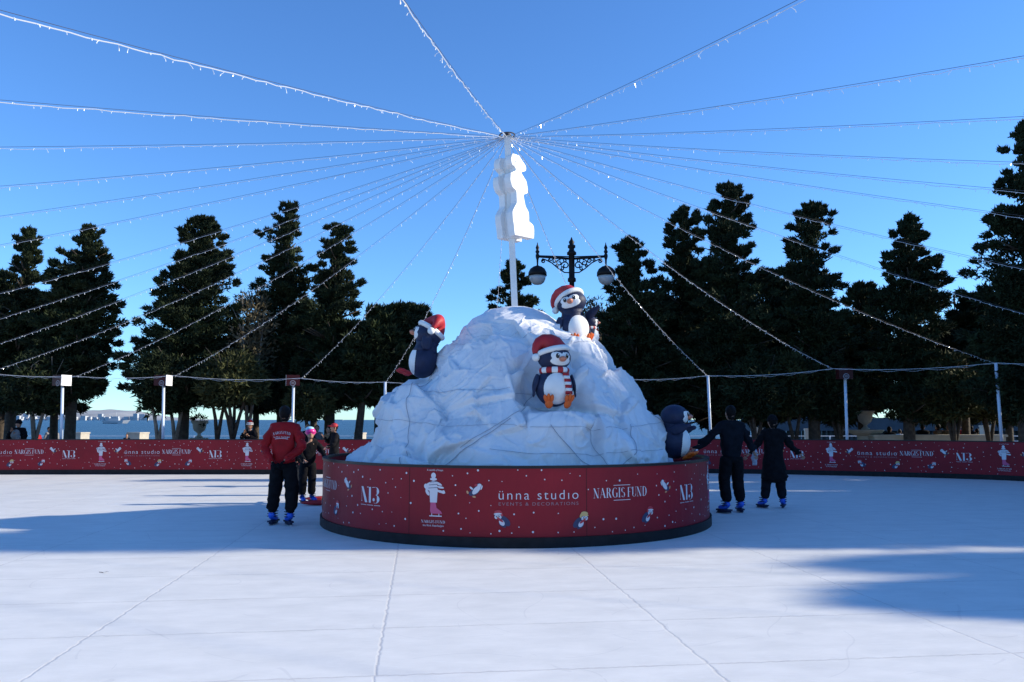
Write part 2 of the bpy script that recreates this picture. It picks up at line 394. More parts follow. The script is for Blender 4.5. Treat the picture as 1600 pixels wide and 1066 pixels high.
def pg_lean(flip=1):     # little printed penguin, leaning; mats: white, navy, orange, red
    F = Flat()
    F.disc(0, -.01, .075, .045, 1, 0, .75); F.disc(.045, .045, .042, .038, 1, 0, .6); F.disc(-.055, -.045, .03, .03, 1, 0)
    F.disc(.015, 0, .07, .033, 0, 1, .8); F.disc(.055, .058, .026, .022, 0, 1); F.disc(-.05, .022, .012, .028, 0, 1, .9); F.disc(.082, .03, .009, .03, 0, 1, -.35)
    F.disc(.01, .06, .02, .016, 3, 0); F.disc(-.10, -.03, .014, .022, 2, 0, .4); F.disc(-.015, -.085, .024, .012, 2, 0, -.2)
    F.v = [(x * flip, z, l) for x, z, l in F.v]; return F


def pg_hat(hat=3, flip=1):
    F = Flat()
    F.disc(.06, -.035, .085, .045, 1, 0, -.75); F.disc(.03, -.09, .05, .018, 1, 0, -.5); F.disc(-.03, .03, .045, .042, 1, 0)
    F.disc(.022, -.055, .045, .03, 0, 1, -.9); F.disc(-.045, .015, .026, .027, 0, 1); F.disc(-.008, .012, .026, .027, 0, 1)
    F.disc(.0, -.02, .05, .014, 3, 2, -.6); F.disc(-.027, .075, .047, .024, hat, 1, .1); F.disc(.02, .05, .016, .03, hat, 1, .4); F.disc(-.03, .052, .050, .012, 0 if hat == 3 else hat, 2, .05)
    F.disc(-.027, .012, .009, .007, 2, 3)
    for e in (-.045, -.012): F.disc(e, .02, .006, .009, 1, 3)
    F.v = [(x * flip, z, l) for x, z, l in F.v]; return F


MONO, EMB = monogram(), emblem()
STU = font_flat('ünna studıo', .17, 0, 1.25, .0015)
xs = [v[0] for v in STU.v]; kx = 1.02 / (max(xs) - min(xs)); STU.v = [((x - (max(xs) + min(xs)) / 2) * kx, z, l) for x, z, l in STU.v]
DEC = font_flat('EVENTS & DECORATIONS', .058, 0, 1.3); xs = [v[0] for v in DEC.v]; kx = 1.02 / (max(xs) - min(xs)); DEC.v = [((x - (max(xs) + min(xs)) / 2) * kx, z, l) for x, z, l in DEC.v]
NF = serif('NARGIS FUND', .125, .84); NF.bar(-.13, .155, .13, .155, .007); NF.bar(-.13, -.035, .13, -.035, .007)
PM = [M['white_print'], M['navy_print'], M['orange_print'], M['red_print'], M['yellow_print']]


def banner_period(S, u0, parent, z0=0, period=4.74, vis=None):
    k = period / 4.74
    def put(F, u, z, name, mats, label=None):
        G = Flat().merge(F, 0, z + z0); G.onto(S, name, mats, parent, u0 + u * k, label)
    put(MONO, 0, .595, 'printed_monogram', M['white_print'])
    put(EMB, 1.0, .5, 'printed_emblem', [M['white_print'], M['pink_print'], M['navy_print']])
    put(pg_lean(1), 1.55, .715, 'printed_penguin', PM)
    put(pg_hat(3, 1), 1.86, .37, 'printed_penguin', PM)
    put(STU, 2.34, .60, 'printed_lettering', M['white_print'])
    put(DEC, 2.34, .525, 'printed_lettering', M['grey_print'])
    put(NF, 3.45, .60, 'printed_lettering', M['white_print'])
    put(pg_hat(4, -1), 2.89, .34, 'printed_penguin', PM)
    put(pg_lean(-1), 4.2, .715, 'printed_penguin', PM)
    put(pg_hat(3, -1), 3.88, .36, 'printed_penguin', PM)
    r2 = random.Random(int(abs(u0) * 10)); F = Flat(); placed = []
    boxes = [(-.25, .42, .25, .74), (.78, .2, 1.22, .98), (1.4, .6, 1.7, .85), (1.72, .25, 2.0, .48), (1.8, .48, 2.9, .8), (3.0, .5, 3.9, .8), (2.78, .22, 3.0, .46), (4.06, .6, 4.34, .84), (3.76, .24, 4.0, .48)]
    while len(placed) < 75:
        u, z = r2.uniform(-.35, 4.4), r2.uniform(.16, .97)
        if any(a < u < c and b_ < z < d for a, b_, c, d in boxes) or any((u - a) ** 2 + (z - b_) ** 2 < .012 for a, b_ in placed): continue
        placed.append((u, z)); F.disc(u * k, z, r2.choice((.006, .008, .009, .011, .014)), mi=0, n=8)
    F.merge(F, 0, 0, 0) if False else None
    F.v = [(x, z + z0, l) for x, z, l in F.v]; F.onto(S, 'printed_snow_dots', M['white_print'], parent, u0)


# ------------------------------------------------------------------ rink barrier (outer loop)
cum = [0]
for i in range(len(rp)): cum.append(cum[-1] + (rp[(i + 1) % len(rp)] - rp[i]).length)
TOT = cum[-1]; cumA = np.array(cum); PX = np.array([p.x for p in rp] + [rp[0].x]); PY = np.array([p.y for p in rp] + [rp[0].y])
def ring_pt(u, off=0):
    u = u % TOT; x = float(np.interp(u, cumA, PX)); y = float(np.interp(u, cumA, PY))
    x2 = float(np.interp((u + .05) % TOT, cumA, PX)); y2 = float(np.interp((u + .05) % TOT, cumA, PY)); d = math.hypot(x2 - x, y2 - y) or 1
    tx, ty = (x2 - x) / d, (y2 - y) / d
    return x + ty * off, y - tx * off        # positive offset = towards the inside (path runs clockwise)
SB = lambda u, z, off: (*ring_pt(u, off), z)
def band(S, U, z0, z1, d0, d1, closed):
    b_ = MB(); n_ = len(U); vs = []
    for u in U: vs += [S(u, z0, d1), S(u, z1, d1), S(u, z1, d0), S(u, z0, d0)]
    fs = []
    for i in range(n_ if closed else n_ - 1):
        j = (i + 1) % n_
        for k in range(4): q = (k + 1) % 4; fs.append((i * 4 + k, i * 4 + q, j * 4 + q, j * 4 + k))
    return b_.add(vs, fs)
BH = 1.02
rb = empty('rink_barrier', (*ring_pt(0), 0), label='long red printed hoarding with black kickboard that runs round the whole rink', cat='barrier')
bo = Vector((*ring_pt(0), 0)); SBl = lambda u, z, off: tuple(Vector(SB(u, z, off)) - bo)
U = np.array(cum[:-1])
band(SBl, U, .135, BH - .015, -.03, 0, True).build('banner_sheet', M['banner'], rb)
band(SBl, U, .0, .135, -.06, .012, True).build('kick_board', M['kick'], rb)
band(SBl, U, BH - .015, BH + .012, -.05, .012, True).build('top_rail', M['rail'], rb)
def u_at(px):      # path parameter of the far side seen at pixel column px
    best = min((abs(800 + FPX * x / (y * math.cos(PITCH)) - px), u) for u in np.linspace(0, TOT, 3000) for x, y in [ring_pt(u)] if y > 15)
    return best[1]
u1 = u_at(111); u2 = u_at(1244)
npd = round((u2 - u1) / 4.74); per = (u2 - u1) / npd
for k in range(-1, npd + 2): banner_period(SBl, u1 + k * per, rb, 0, per)

# ------------------------------------------------------------------ round barrier round the mound
db = empty('round_barrier', (CX, CY, 0), label='round red printed barrier with black base ring around the white snow mountain', cat='barrier')
def SD(u, z, off): a = u / DR; return ((DR + off) * math.sin(a), -(DR + off) * math.cos(a), z)
UD = np.linspace(0, 2 * PI * DR, 160, endpoint=False)
band(SD, UD, .13, .985, -.03, 0, True).build('banner_sheet', M['banner'], db)
band(SD, UD, .0, .13, -.05, .03, True).build('base_ring', M['kick'], db)
band(SD, UD, .985, 1.02, -.05, .015, True).build('top_rail', M['rail'], db)
MB().lathe([(0.0, .80), (DR - .06, .80)], n=80).build('platform', M['kick'], db)
sb = MB()
for u_ in (-1.45, .9, 3.2): sb.add([SD(u_, .13, .002), SD(u_ + .006, .13, .002), SD(u_ + .006, .98, .002), SD(u_, .98, .002)], [(0, 1, 2, 3)])
sb.build('banner_seam', M['kick'], db)
PER_D = 2 * PI * DR / 4
for k in (-1, 0, 1, 2): banner_period(SD, DR * math.radians(-39.2) + k * PER_D, db, 0, PER_D)

# ------------------------------------------------------------------ snow mountain (white fabric over a frame)
PL = [(2.80, .81), (2.74, .98), (2.36, 1.33), (2.19, 1.6), (2.09, 1.9), (1.96, 2.10), (1.86, 2.22), (1.62, 2.28), (1.42, 2.62), (1.16, 2.82), (.98, 2.9), (.88, 3.08), (.74, 3.26), (.50, 3.41), (.25, 3.47), (0, 3.48)]
PR = [(2.56, .81), (2.49, 1.0), (2.46, 1.2), (2.32, 1.5), (2.21, 1.70), (2.06, 1.90), (1.90, 2.10), (1.80, 2.22), (1.70, 2.36), (1.58, 2.60), (1.30, 2.80), (1.02, 2.98), (.70, 3.22), (.48, 3.38), (.22, 3.46), (0, 3.48)]
PF = [(2.62, .81), (2.52, 1.0), (2.42, 1.25), (2.30, 1.5), (2.14, 1.75), (1.99, 2.0), (1.83, 2.2), (1.67, 2.4), (1.44, 2.6), (1.22, 2.8), (1.08, 2.96), (.94, 3.12), (.76, 3.27), (.52, 3.40), (.30, 3.46), (0, 3.48)]
PB = [(2.62, .81), (2.5, 1.0), (2.4, 1.25), (2.3, 1.5), (2.2, 1.75), (2.05, 2.0), (1.86, 2.2), (1.68, 2.33), (1.45, 2.55), (1.2, 2.75), (1.0, 2.92), (.85, 3.05), (.64, 3.2), (.40, 3.36), (.14, 3.45), (0, 3.47)]
NT, NZ = 820, 300
ti = np.linspace(0, 15, NZ)
prof = {k: (np.interp(ti, range(16), [p[0] for p in P_]), np.interp(ti, range(16), [p[1] for p in P_])) for k, P_ in dict(L=PL, R=PR, F=PF, B=PB).items()}
th = np.linspace(0, 2 * PI, NT, endpoint=False)
order = ['R', 'B', 'L', 'F']
R_ = np.zeros((NT, NZ)); Z_ = np.zeros((NT, NZ))
for i, a in enumerate(th):
    q = a / (PI / 2); k = int(q) % 4; f_ = q - int(q); f_ = f_ * f_ * (3 - 2 * f_)
    A_, B_ = prof[order[k]], prof[order[(k + 1) % 4]]
    R_[i] = A_[0] * (1 - f_) + B_[0] * f_; Z_[i] = A_[1] * (1 - f_) + B_[1] * f_
da = (np.degrees(th) - 287 + 180) % 360 - 180
gA = np.exp(-(da / 13.0) ** 4)[:, None]; sZ = np.clip((Z_ - 1.66) / .07, 0, 1); sZ = sZ * sZ * (3 - 2 * sZ) * np.clip((2.75 - Z_) / .8, 0, 1)
R_ = R_ + gA * (.10 * np.exp(-((Z_ - 1.55) / .2) ** 2) - .46 * sZ)
da = (np.degrees(th) - 198 + 180) % 360 - 180
gB = np.exp(-(da / 24.0) ** 4)[:, None]; sB = np.clip((Z_ - 2.10) / .10, 0, 1) * np.clip((2.9 - Z_) / .3, 0, 1)
R_ = R_ - gB * sB * np.maximum(0, R_ - np.interp(Z_, [2.1, 2.28, 2.65, 2.9], [1.9, 1.46, 1.26, 1.02]))
Pm = np.stack([R_ * np.cos(th)[:, None], R_ * np.sin(th)[:, None], Z_], -1)
# outward normals
dth = np.roll(Pm, -1, 0) - np.roll(Pm, 1, 0); dz = np.gradient(Pm, axis=1)
Nn = np.cross(dth, dz); Nn /= (np.linalg.norm(Nn, axis=-1, keepdims=True) + 1e-9)
k5 = np.ones(25) / 25
for c in range(3): Nn[..., c] = np.apply_along_axis(lambda v: np.convolve(np.pad(v, 12, 'edge'), k5, 'valid'), 1, Nn[..., c])
Nn /= (np.linalg.norm(Nn, axis=-1, keepdims=True) + 1e-9)
flat = Pm.reshape(-1, 3); fn = Nn.reshape(-1, 3)
rg = np.random.default_rng(11)
def facets(nseed, gmag, omag, warp, zs=1.25, kk=60):
    sd = flat[rg.choice(len(flat), nseed, replace=False, p=(np.maximum(R_, .15) / np.maximum(R_, .15).sum()).ravel())]
    G_ = rg.normal(0, gmag, (nseed, 3)); O_ = rg.uniform(-omag, omag, nseed)
    out = np.zeros(len(flat)); ws = np.zeros(len(flat)); W3 = np.array([1, 1, zs])
    ph = rg.uniform(0, 6, 6)
    q = flat + warp * np.stack([np.sin(flat[:, 1] * 3.1 + ph[0]) + .5 * np.sin(flat[:, 2] * 7 + ph[1]), np.sin(flat[:, 2] * 3.7 + ph[2]) + .5 * np.sin(flat[:, 0] * 6 + ph[3]), np.sin(flat[:, 0] * 2.9 + ph[4]) + .5 * np.sin(flat[:, 1] * 6.5 + ph[5])], -1)
    D1 = np.full(len(flat), 1e9); idx = np.zeros(len(flat), int); Ds = np.zeros((len(flat), nseed), np.float32)
    for i in range(nseed): Ds[:, i] = np.linalg.norm((q - sd[i]) * W3, axis=1)
    mn = Ds.min(1, keepdims=True); Wt = np.exp(-(Ds - mn) * kk); Wt /= Wt.sum(1, keepdims=True)
    for i in range(nseed): out += Wt[:, i] * (O_[i] + ((flat - sd[i]) @ G_[i]))
    return out, (np.sort(Ds[:, :], 1)[:, 1] - mn[:, 0])
d1, e1 = facets(64, .34, .03, .05, 1.3, 80)
d2, e2 = facets(110, .22, .010, .04, 1.0, 100)
d3, e3 = facets(420, .34, .006, .03, .8, 130)
disp = .8 * np.clip(d1, -.2, .2) + .9 * np.clip(d2, -.09, .09) + .3 * np.clip(d3, -.035, .035)
disp = np.where(disp > .0, disp * .68, disp)
# gathered cloth: ridged wrinkles radiating along warped directions
wr = np.empty(len(flat)); wr2 = np.empty(len(flat))
for i, p in enumerate(flat):
    v = Vector(p); q = noise.noise(v * .9) * 1.6
    wr[i] = 1 - abs(noise.noise(Vector((v.x * 2.6 + q, v.y * 2.6 - q, v.z * 1.5 + 4 * q))))
    wr2[i] = 1 - abs(noise.noise(Vector((v.x * 8 + 5 * q + 9, v.y * 8, v.z * 3.4 + 7 * q))))
disp += .030 * (wr ** 12 - .25) + .006 * (wr2 ** 10 - .25)
# creases along the facet borders
disp -= .012 * np.exp(-e1 / .018) + .008 * np.exp(-e2 / .012)
fade = np.clip((flat[:, 2] - .80) / .15, .35, 1) * (1 - .88 * np.clip((flat[:, 2] - 2.95) / .3, 0, 1))
# keep the ledge under the sitting penguin calmer
led = np.exp(-(((flat[:, 0] - .6) / .5) ** 2 + ((flat[:, 1] + 1.9) / .45) ** 2 + ((flat[:, 2] - 1.8) / .18) ** 2)); fade *= (1 - .9 * led) * (1 - .6 * (gB * np.exp(-((Z_ - 2.3) / .35) ** 2)).ravel())
Pd = (flat + fn * (disp * fade)[:, None]).reshape(NT, NZ, 3)
I = np.arange(NT); J = np.arange(NZ - 1); ii, jj = np.meshgrid(I, J, indexing='ij'); i2 = (ii + 1) % NT
Fm = np.stack([ii * NZ + jj, i2 * NZ + jj, i2 * NZ + jj + 1, ii * NZ + jj + 1], -1).reshape(-1, 4)
mound = empty('snow_mountain', (CX, CY, .80), label='big white fabric covered snow mountain standing inside the round red barrier', cat='decoration')
cloth = mat('snow_cloth', (.74, .74, .76), .62, var=.06, vscale=1.6, bump=.35, bscale=9, spec=.35)
ct = cloth.node_tree; cb = ct.nodes['Principled BSDF']; vo = ct.nodes.new('ShaderNodeTexVoronoi'); vo.inputs['Scale'].default_value = 4.5
cc = ct.nodes.new('ShaderNodeTexCoord'); cn = ct.nodes.new('ShaderNodeTexNoise'); cn.inputs['Scale'].default_value = 2.2; cn.inputs['Detail'].default_value = 4
va = ct.nodes.new('ShaderNodeMix'); va.data_type = 'RGBA'; va.inputs[0].default_value = .32
ct.links.new(cc.outputs['Object'], cn.inputs['Vector']); ct.links.new(cc.outputs['Object'], va.inputs[6]); ct.links.new(cn.outputs['Color'], va.inputs[7]); ct.links.new(va.outputs[2], vo.inputs['Vector'])
b1 = ct.nodes.new('ShaderNodeBump'); b1.inputs['Strength'].default_value = .4; b1.inputs['Distance'].default_value = .06; ct.links.new(vo.outputs['Distance'], b1.inputs['Height'])
ob = [n_ for n_ in ct.nodes if n_.type == 'BUMP' and n_ != b1][0]; ct.links.new(b1.outputs[0], ob.inputs['Normal'])
np_mesh('fabric_cover', Pd.reshape(-1, 3) - np.array([0, 0, .80]), Fm, cloth, mound, smooth=True)
def surf(a_deg, tz, off=.012):
    a = (a_deg % 360) / 360 * NT; i = int(a) % NT; f_ = a - int(a); z = min(max(tz, 0), NZ - 2); j = int(z); g_ = z - j
    p = (Pd[i, j] * (1 - f_) + Pd[(i + 1) % NT, j] * f_) * (1 - g_) + (Pd[i, j + 1] * (1 - f_) + Pd[(i + 1) % NT, j + 1] * f_) * g_
    return Vector(p + Nn[i, j] * off) - Vector((0, 0, .80))
ropem = mat('rope_grey', (.34, .34, .38), .8)
def rope(pts, r=.007):
    P = [surf(*p, off=.018) for p in pts]; P = [P[0]] + [(P[i - 1] + P[i] + P[i + 1]) / 3 for i in range(1, len(P) - 1)] + [P[-1]]; MB().tube(P, r * .5, 5).build('rope', ropem, mound, smooth=True)
def jf(t): return t * NZ / 15
for lev, a0, a1 in ((3.0, 185, 355), (5.15, 180, 300), (9.2, 200, 345), (1.6, 262, 340)):
    rope([(a, jf(lev + .10 * math.sin(a * .06) + .03 * math.sin(a * .2))) for a in np.linspace(a0, a1, 110)], .0055)
def drape(a0, t0, a1, t1, sag, r=.0085):
    rope([(a0 + (a1 - a0) * s, jf(t0 + (t1 - t0) * s - sag * math.sin(PI * s))) for s in np.linspace(0, 1, 60)], r)
drape(213, 6.3, 235, .3, -.2, .010); drape(235, .3, 268, 3.3, .3, .010); drape(252, 1.8, 285, 5.4, .1); drape(281, 3.0, 318, 3.2, 2.6, .010)
drape(299, .2, 297, 3.1, 0, .008); drape(338, 4.5, 350, .4, .3, .010)

# ------------------------------------------------------------------ centre pole with white silhouette
base = W(805, 485, CY); top = W(793, 213, CY)
cp = empty('centre_pole', (base.x, CY, 3.3), label='tall white centre pole rising from the snow mountain with a white cut-out figure', cat='pole')
bz = Vector((base.x, CY, 3.3)); dirp = (Vector((top.x, CY, top.z)) - Vector((base.x, CY, base.z))).normalized()
Rp = Vector((0, 0, 1)).rotation_difference(dirp).to_matrix(); Lp = (top.z - 3.3) / dirp.z
MB().box(dirp * (Lp / 2), (.105, .105, Lp), 0, Rp).build('mast', M['pole'], cp)
hb = MB(); hb.lathe([(.02, Lp - .01), (.07, Lp), (.07, Lp + .03), (.02, Lp + .05)], n=14, R=Rp)
hb.tube([Rp @ Vector((.13 * math.cos(a), .13 * math.sin(a), Lp + .02)) for a in np.linspace(0, 2 * PI, 20)], .012)
hb.build('hub_ring', M['wire'], cp)
PFL = [(0, .20), (.03, .215), (.12, .225), (.20, .25), (.28, .25), (.33, .19), (.40, .09), (.55, .09), (.575, .21), (.64, .265), (.70, .275), (.76, .25), (.79, .08), (.83, .07), (.86, .20), (.93, .22), (.98, .19), (1, .15)]
PFR = [(0, .42), (.05, .44), (.12, .45), (.17, .43), (.20, .29), (.26, .30), (.32, .29), (.38, .19), (.50, .14), (.53, .14), (.545, .29), (.60, .30), (.70, .26), (.78, .11), (.805, .07), (.815, .24), (.86, .275), (.90, .25), (.95, .14), (1, .04)]
HS = 1.40; zb = 4.66 - 3.3
def slab(y0, y1, kx=1):
    b_ = MB(); n_ = 110; ts = np.linspace(0, 1, n_); W2 = []
    for P_ in (PFR, PFL):
        wv = np.interp(ts, [p[0] for p in P_], [p[1] for p in P_]); W2.append(np.convolve(np.pad(wv, 2, 'edge'), [.1, .2, .4, .2, .1], 'valid'))
    out = [(W2[0][i] * kx * .79, ts[i] * HS) for i in range(n_)] + [(-W2[1][i] * kx * .79, ts[i] * HS) for i in range(n_ - 1, -1, -1)]
    m_ = len(out); vs = [(x, y0, z) for x, z in out] + [(x, y1, z) for x, z in out]
    fs = [(i, i + m_, (i + 1) % m_ + m_, (i + 1) % m_) for i in range(m_)]
    fs += [(i, i + 1, m_ - 2 - i, m_ - 1 - i) for i in range(n_ - 1)] + [(m_ + m_ - 1 - i, m_ + m_ - 2 - i, m_ + i + 1, m_ + i) for i in range(n_ - 1)]
    return b_.add(vs, fs)
for y0, y1, kx in ((-.22, -.08, .95), (-.08, .06, .42), (.06, .19, .95)):
    o = slab(y0, y1, kx).build('figure_silhouette' if kx == .95 else 'figure_core', M['foam'], cp)
    o.rotation_euler = (Rp @ Matrix.Rotation(math.radians(47), 3, 'Z')).to_euler(); o.location = Rp @ Vector((0, 0, zb))

# ------------------------------------------------------------------ light strings
HUB = Vector((top.x, CY, top.z - .01))
posts_px = [(118, 588, 24.0), (272, 587, 24.1), (470, 591, 24.2), (602, 597, 24.4), (768, 597, 24.5), (957, 592, 24.6), (1106, 587, 24.5), (1302, 576, 23.3), (1556, 567, 21.9)]
ends = [W(*p) for p in posts_px]
offL = [(-15.76, 23.8), (-17.89, 23.51), (-19.32, 21.96), (-21.03, 19.8), (-21.8, 15.36), (-22.0, 11.74), (-22.0, 7.24), (-21.77, 3.21), (-20.13, -2.56), (-10.67, -6.12), (-2.11, -6.6)]
offR = [(14.8, 17.6), (16.17, 14.05), (17.0, 9.89), (17.0, 7.1), (17.0, 4.31), (16.01, .03), (13.51, -3.89), (5.89, -6.21)]
strings = [(Vector((x, y, 3.0)), 'off') for x, y in offL] + [(e, 'in') for e in ends] + [(Vector((x, y, 3.0)), 'off') for x, y in offR]
ordn = ['first', 'second', 'third', 'fourth', 'fifth', 'sixth', 'seventh', 'eighth', 'ninth', 'tenth', 'eleventh']
slabels = ['light string from the pole to the left edge, %s from the bottom' % ordn[i] for i in range(9)] + ['thick bright light string sweeping to the upper left corner', 'light string crossing the top edge left of the white pole'] + \
    ['light string ending at the leftmost boxed post', 'light string ending at the second boxed post from the left', 'light string ending at the post behind the skater in red', 'light string dropping behind the left penguin in a red hat', 'thin light string falling behind the left of the white mountain top', 'thin light string falling behind the lamp post arms', 'light string passing the right lamp globe to a plain post', 'light string ending at the boxed post on the right', 'light string ending at the rightmost leaning post'] + \
    ['light string from the pole to the right edge, %s from the bottom' % ordn[i] for i in range(7)] + ['light string crossing the top edge right of the white pole']
rs = random.Random(5)
for i, (P, kd) in enumerate(strings):
    sag = rs.uniform(.18, .42) if i not in (9, 10) else .35
    L3 = (P - HUB).length; n_ = 60
    st = empty('light_string', HUB, label=slabels[i], cat='light string', group='light strings fanning out from the centre pole')
    cur = lambda s, extra=0: (P - HUB) * s + Vector((0, 0, -(sag + extra) * 4 * s * (1 - s)))
    pts = [cur(s) for s in np.linspace(0, 1, n_)]
    near = 1.0
    MB().tube(pts, .0026, 4).build('support_cable', M['wire'], st)
    pw = [cur(s, .012) + Vector((rs.gauss(0, .004), rs.gauss(0, .004), -.018 + rs.gauss(0, .006))) if 0 < s < 1 else cur(s) for s in np.linspace(0, 1, 150)]
    bright = i in (8, 9, 10, 17, 18)
    bb = MB().tube(pw, .0055 if bright else .0032, 4); nb = int(L3 / (.15 if bright else .19))
    for k in range(1, nb):
        s = (k + rs.uniform(-.3, .3)) / nb; q = cur(s, .012) + Vector((0, 0, -.018)); ln = rs.choice((.0, .008, .015, .03)); dx, dy = rs.gauss(0, .02), rs.gauss(0, .02)
        bb.tube([q, q + Vector((dx, dy, -ln)), q + Vector((dx * 1.2, dy * 1.2, -ln - .018))], [.002, .0035, .005], 4, 1)
    bb.build('lamp_cable', [M['whitewire'], M['bulb']], st)

# posts + sign boxes
boxm = mat('sign_box_dark', (.045, .008, .010), .35, spec=0.15); boxw = mat('sign_box_white', (.80, .80, .80), .4)
plab = ['white post carrying the leftmost sign box with a bright white side', 'white post with sign box, second from the left', 'white post with round emblem box behind the skater in red', 'short grey post beside the left penguin', 'white post hidden behind the white mountain, left one', 'white post hidden behind the white mountain, right one', 'plain white post right of the mountain', 'white post with dark sign box near the stone urn on the right', 'rightmost leaning white post without a box']
pbase = [(98, 24.2), (256, 24.3), (457, 24.4), (600, 24.6), (768, 24.7), (957, 24.8), (1112, 24.6), (1323, 23.5), (1566, 22.2)]
for i, (e, (bx, bY)) in enumerate(zip(ends, pbase)):
    g0 = W(bx, 687, bY); g0.z = -.14
    box = i in (0, 1, 2, 7)
    tp = Vector((e.x, e.y, e.z)) if not box else W((98, 256, 459, 1320)[(0, 1, 2, 7).index(i)], 588 if i < 3 else 577, bY)
    po = empty('light_post', g0, label=plab[i], cat='post', group='posts round the rink')
    MB().tube([(0, 0, 0), tp - g0], .042, 12).build('post_tube', M['galv'], po, smooth=True)
    MB().lathe([(.09, 0), (.09, .02), (.05, .03)], n=12).build('base_plate', M['galv'], po)
    if box:
        bw, bh, bd = .39, .32, .34
        c = tp - g0 + Vector((-.02, 0, -.13))
        fr = empty('sign_box', c); fr.parent = po; fr.rotation_euler = (0, 0, math.radians((-24, -8, 14, -6)[(0, 1, 2, 7).index(i)]))
        e_ = MB()
        MB().box((0, 0, 0), (bw, bd, bh)).build('box_body', boxm, fr)
        MB().box((bw / 2 + .006, 0, 0), (.012, bd, bh)).build('box_side_panel', boxw, fr) if i < 2 else MB().box(((-bw / 2 - .006) if i == 2 else bw / 2 + .006, 0, 0), (.012, bd * .6, bh)).build('box_side_panel', boxw, fr)
        F = Flat(); F.disc(0, 0, .085, mi=0, n=20); F.disc(0, 0, .068, mi=1, lay=1, n=20)
        for dz_ in (-.025, 0, .025): F.bar(-.045, dz_, .045, dz_, .010, 0, 2)
        F.onto(lambda u, z, off: (u + (.06 if i < 2 else 0), -bd / 2 - off, z - .09), 'round_emblem', [M['grey_print'] if False else mat('emblem_grey', (.28, .28, .32), .5), boxm], fr)
for x, y in offL + offR:
    po = empty('light_post', (x * 1.008, y, -.14), label='plain white post outside the rink barrier', cat='post', group='plain posts further round the rink')
    MB().tube([(0, 0, 0), (0, 0, 3.14)], .042, 10).build('post_tube', M['galv'], po, smooth=True)
    MB().lathe([(.09, 0), (.09, .02), (.05, .03)], n=12).build('base_plate', M['galv'], po)
# perimeter cable from post to post
chain = [Vector((x, y, 3.0)) for x, y in offL[3::-1]] + ends + [Vector((x, y, 3.0)) for x, y in offR[:3]]
chain = [Vector((-15.76, 23.8, 3.0)) if False else c for c in chain]
pc = MB(); pbulb = MB()
for a, c in zip(chain, chain[1:]):
    sg = .045 * (c - a).length
    P = [a + (c - a) * s - Vector((0, 0, sg * 4 * s * (1 - s) * .5)) for s in np.linspace(0, 1, 16)]
    pc.tube(P, .0055, 5)
    P2 = [a + (c - a) * s - Vector((0, 0, sg * 4 * s * (1 - s) * .75 + .02 * math.sin(s * 40))) for s in np.linspace(0, 1, 30)]
    pbulb.tube(P2, .003, 4)
pco = empty('perimeter_cable', chain[0], label='long white cable slung from post to post above the far red barrier', cat='cable')
for mb_, nm in ((pc, 'support_cable'), (pbulb, 'lamp_cable')):
    mb_.v = [tuple(Vector(v) - chain[0]) for v in mb_.v]; mb_.build(nm, M['whitewire'], pco)

# ------------------------------------------------------------------ penguins
def Rz(a): return Matrix.Rotation(math.radians(a), 3, 'Z')
def Rx(a): return Matrix.Rotation(math.radians(a), 3, 'X')
def Ry(a): return Matrix.Rotation(math.radians(a), 3, 'Y')
def patch(c, r, R, rho, c0, off, n=40, m=9):
    vs = []; fs = []
    for j in range(m + 1):
        for i in range(n):
            p = 2 * PI * i / n; q = rho(p) * j / m; a, b_ = c0[0] + q * math.cos(p), c0[1] + q * math.sin(p)
            s2 = a * a + b_ * b_
            if s2 > .96: k = math.sqrt(.96 / s2); a *= k; b_ *= k; s2 = .96
            o_ = 1 + off * (1 if j < m else -.6)
            v = Vector((a * r[0], -math.sqrt(1 - s2) * r[1], b_ * r[2])) * o_; vs.append((R @ v) + Vector(c))
    for j in range(m):
        for i in range(n): k = (i + 1) % n; fs.append((j * n + i, j * n + k, (j + 1) * n + k, (j + 1) * n + i))
    return MB().add(vs, fs)
def face_rho(p):
    c0 = (0, -.12)
    def inside(a, b_): return (a - .31) ** 2 + (b_ - .12) ** 2 < .33 ** 2 or (a + .31) ** 2 + (b_ - .12) ** 2 < .33 ** 2 or (a / .66) ** 2 + ((b_ + .27) / .36) ** 2 < 1
    q = .02
    while q < 1.2 and inside(c0[0] + q * math.cos(p), c0[1] + q * math.sin(p)): q += .01
    return q
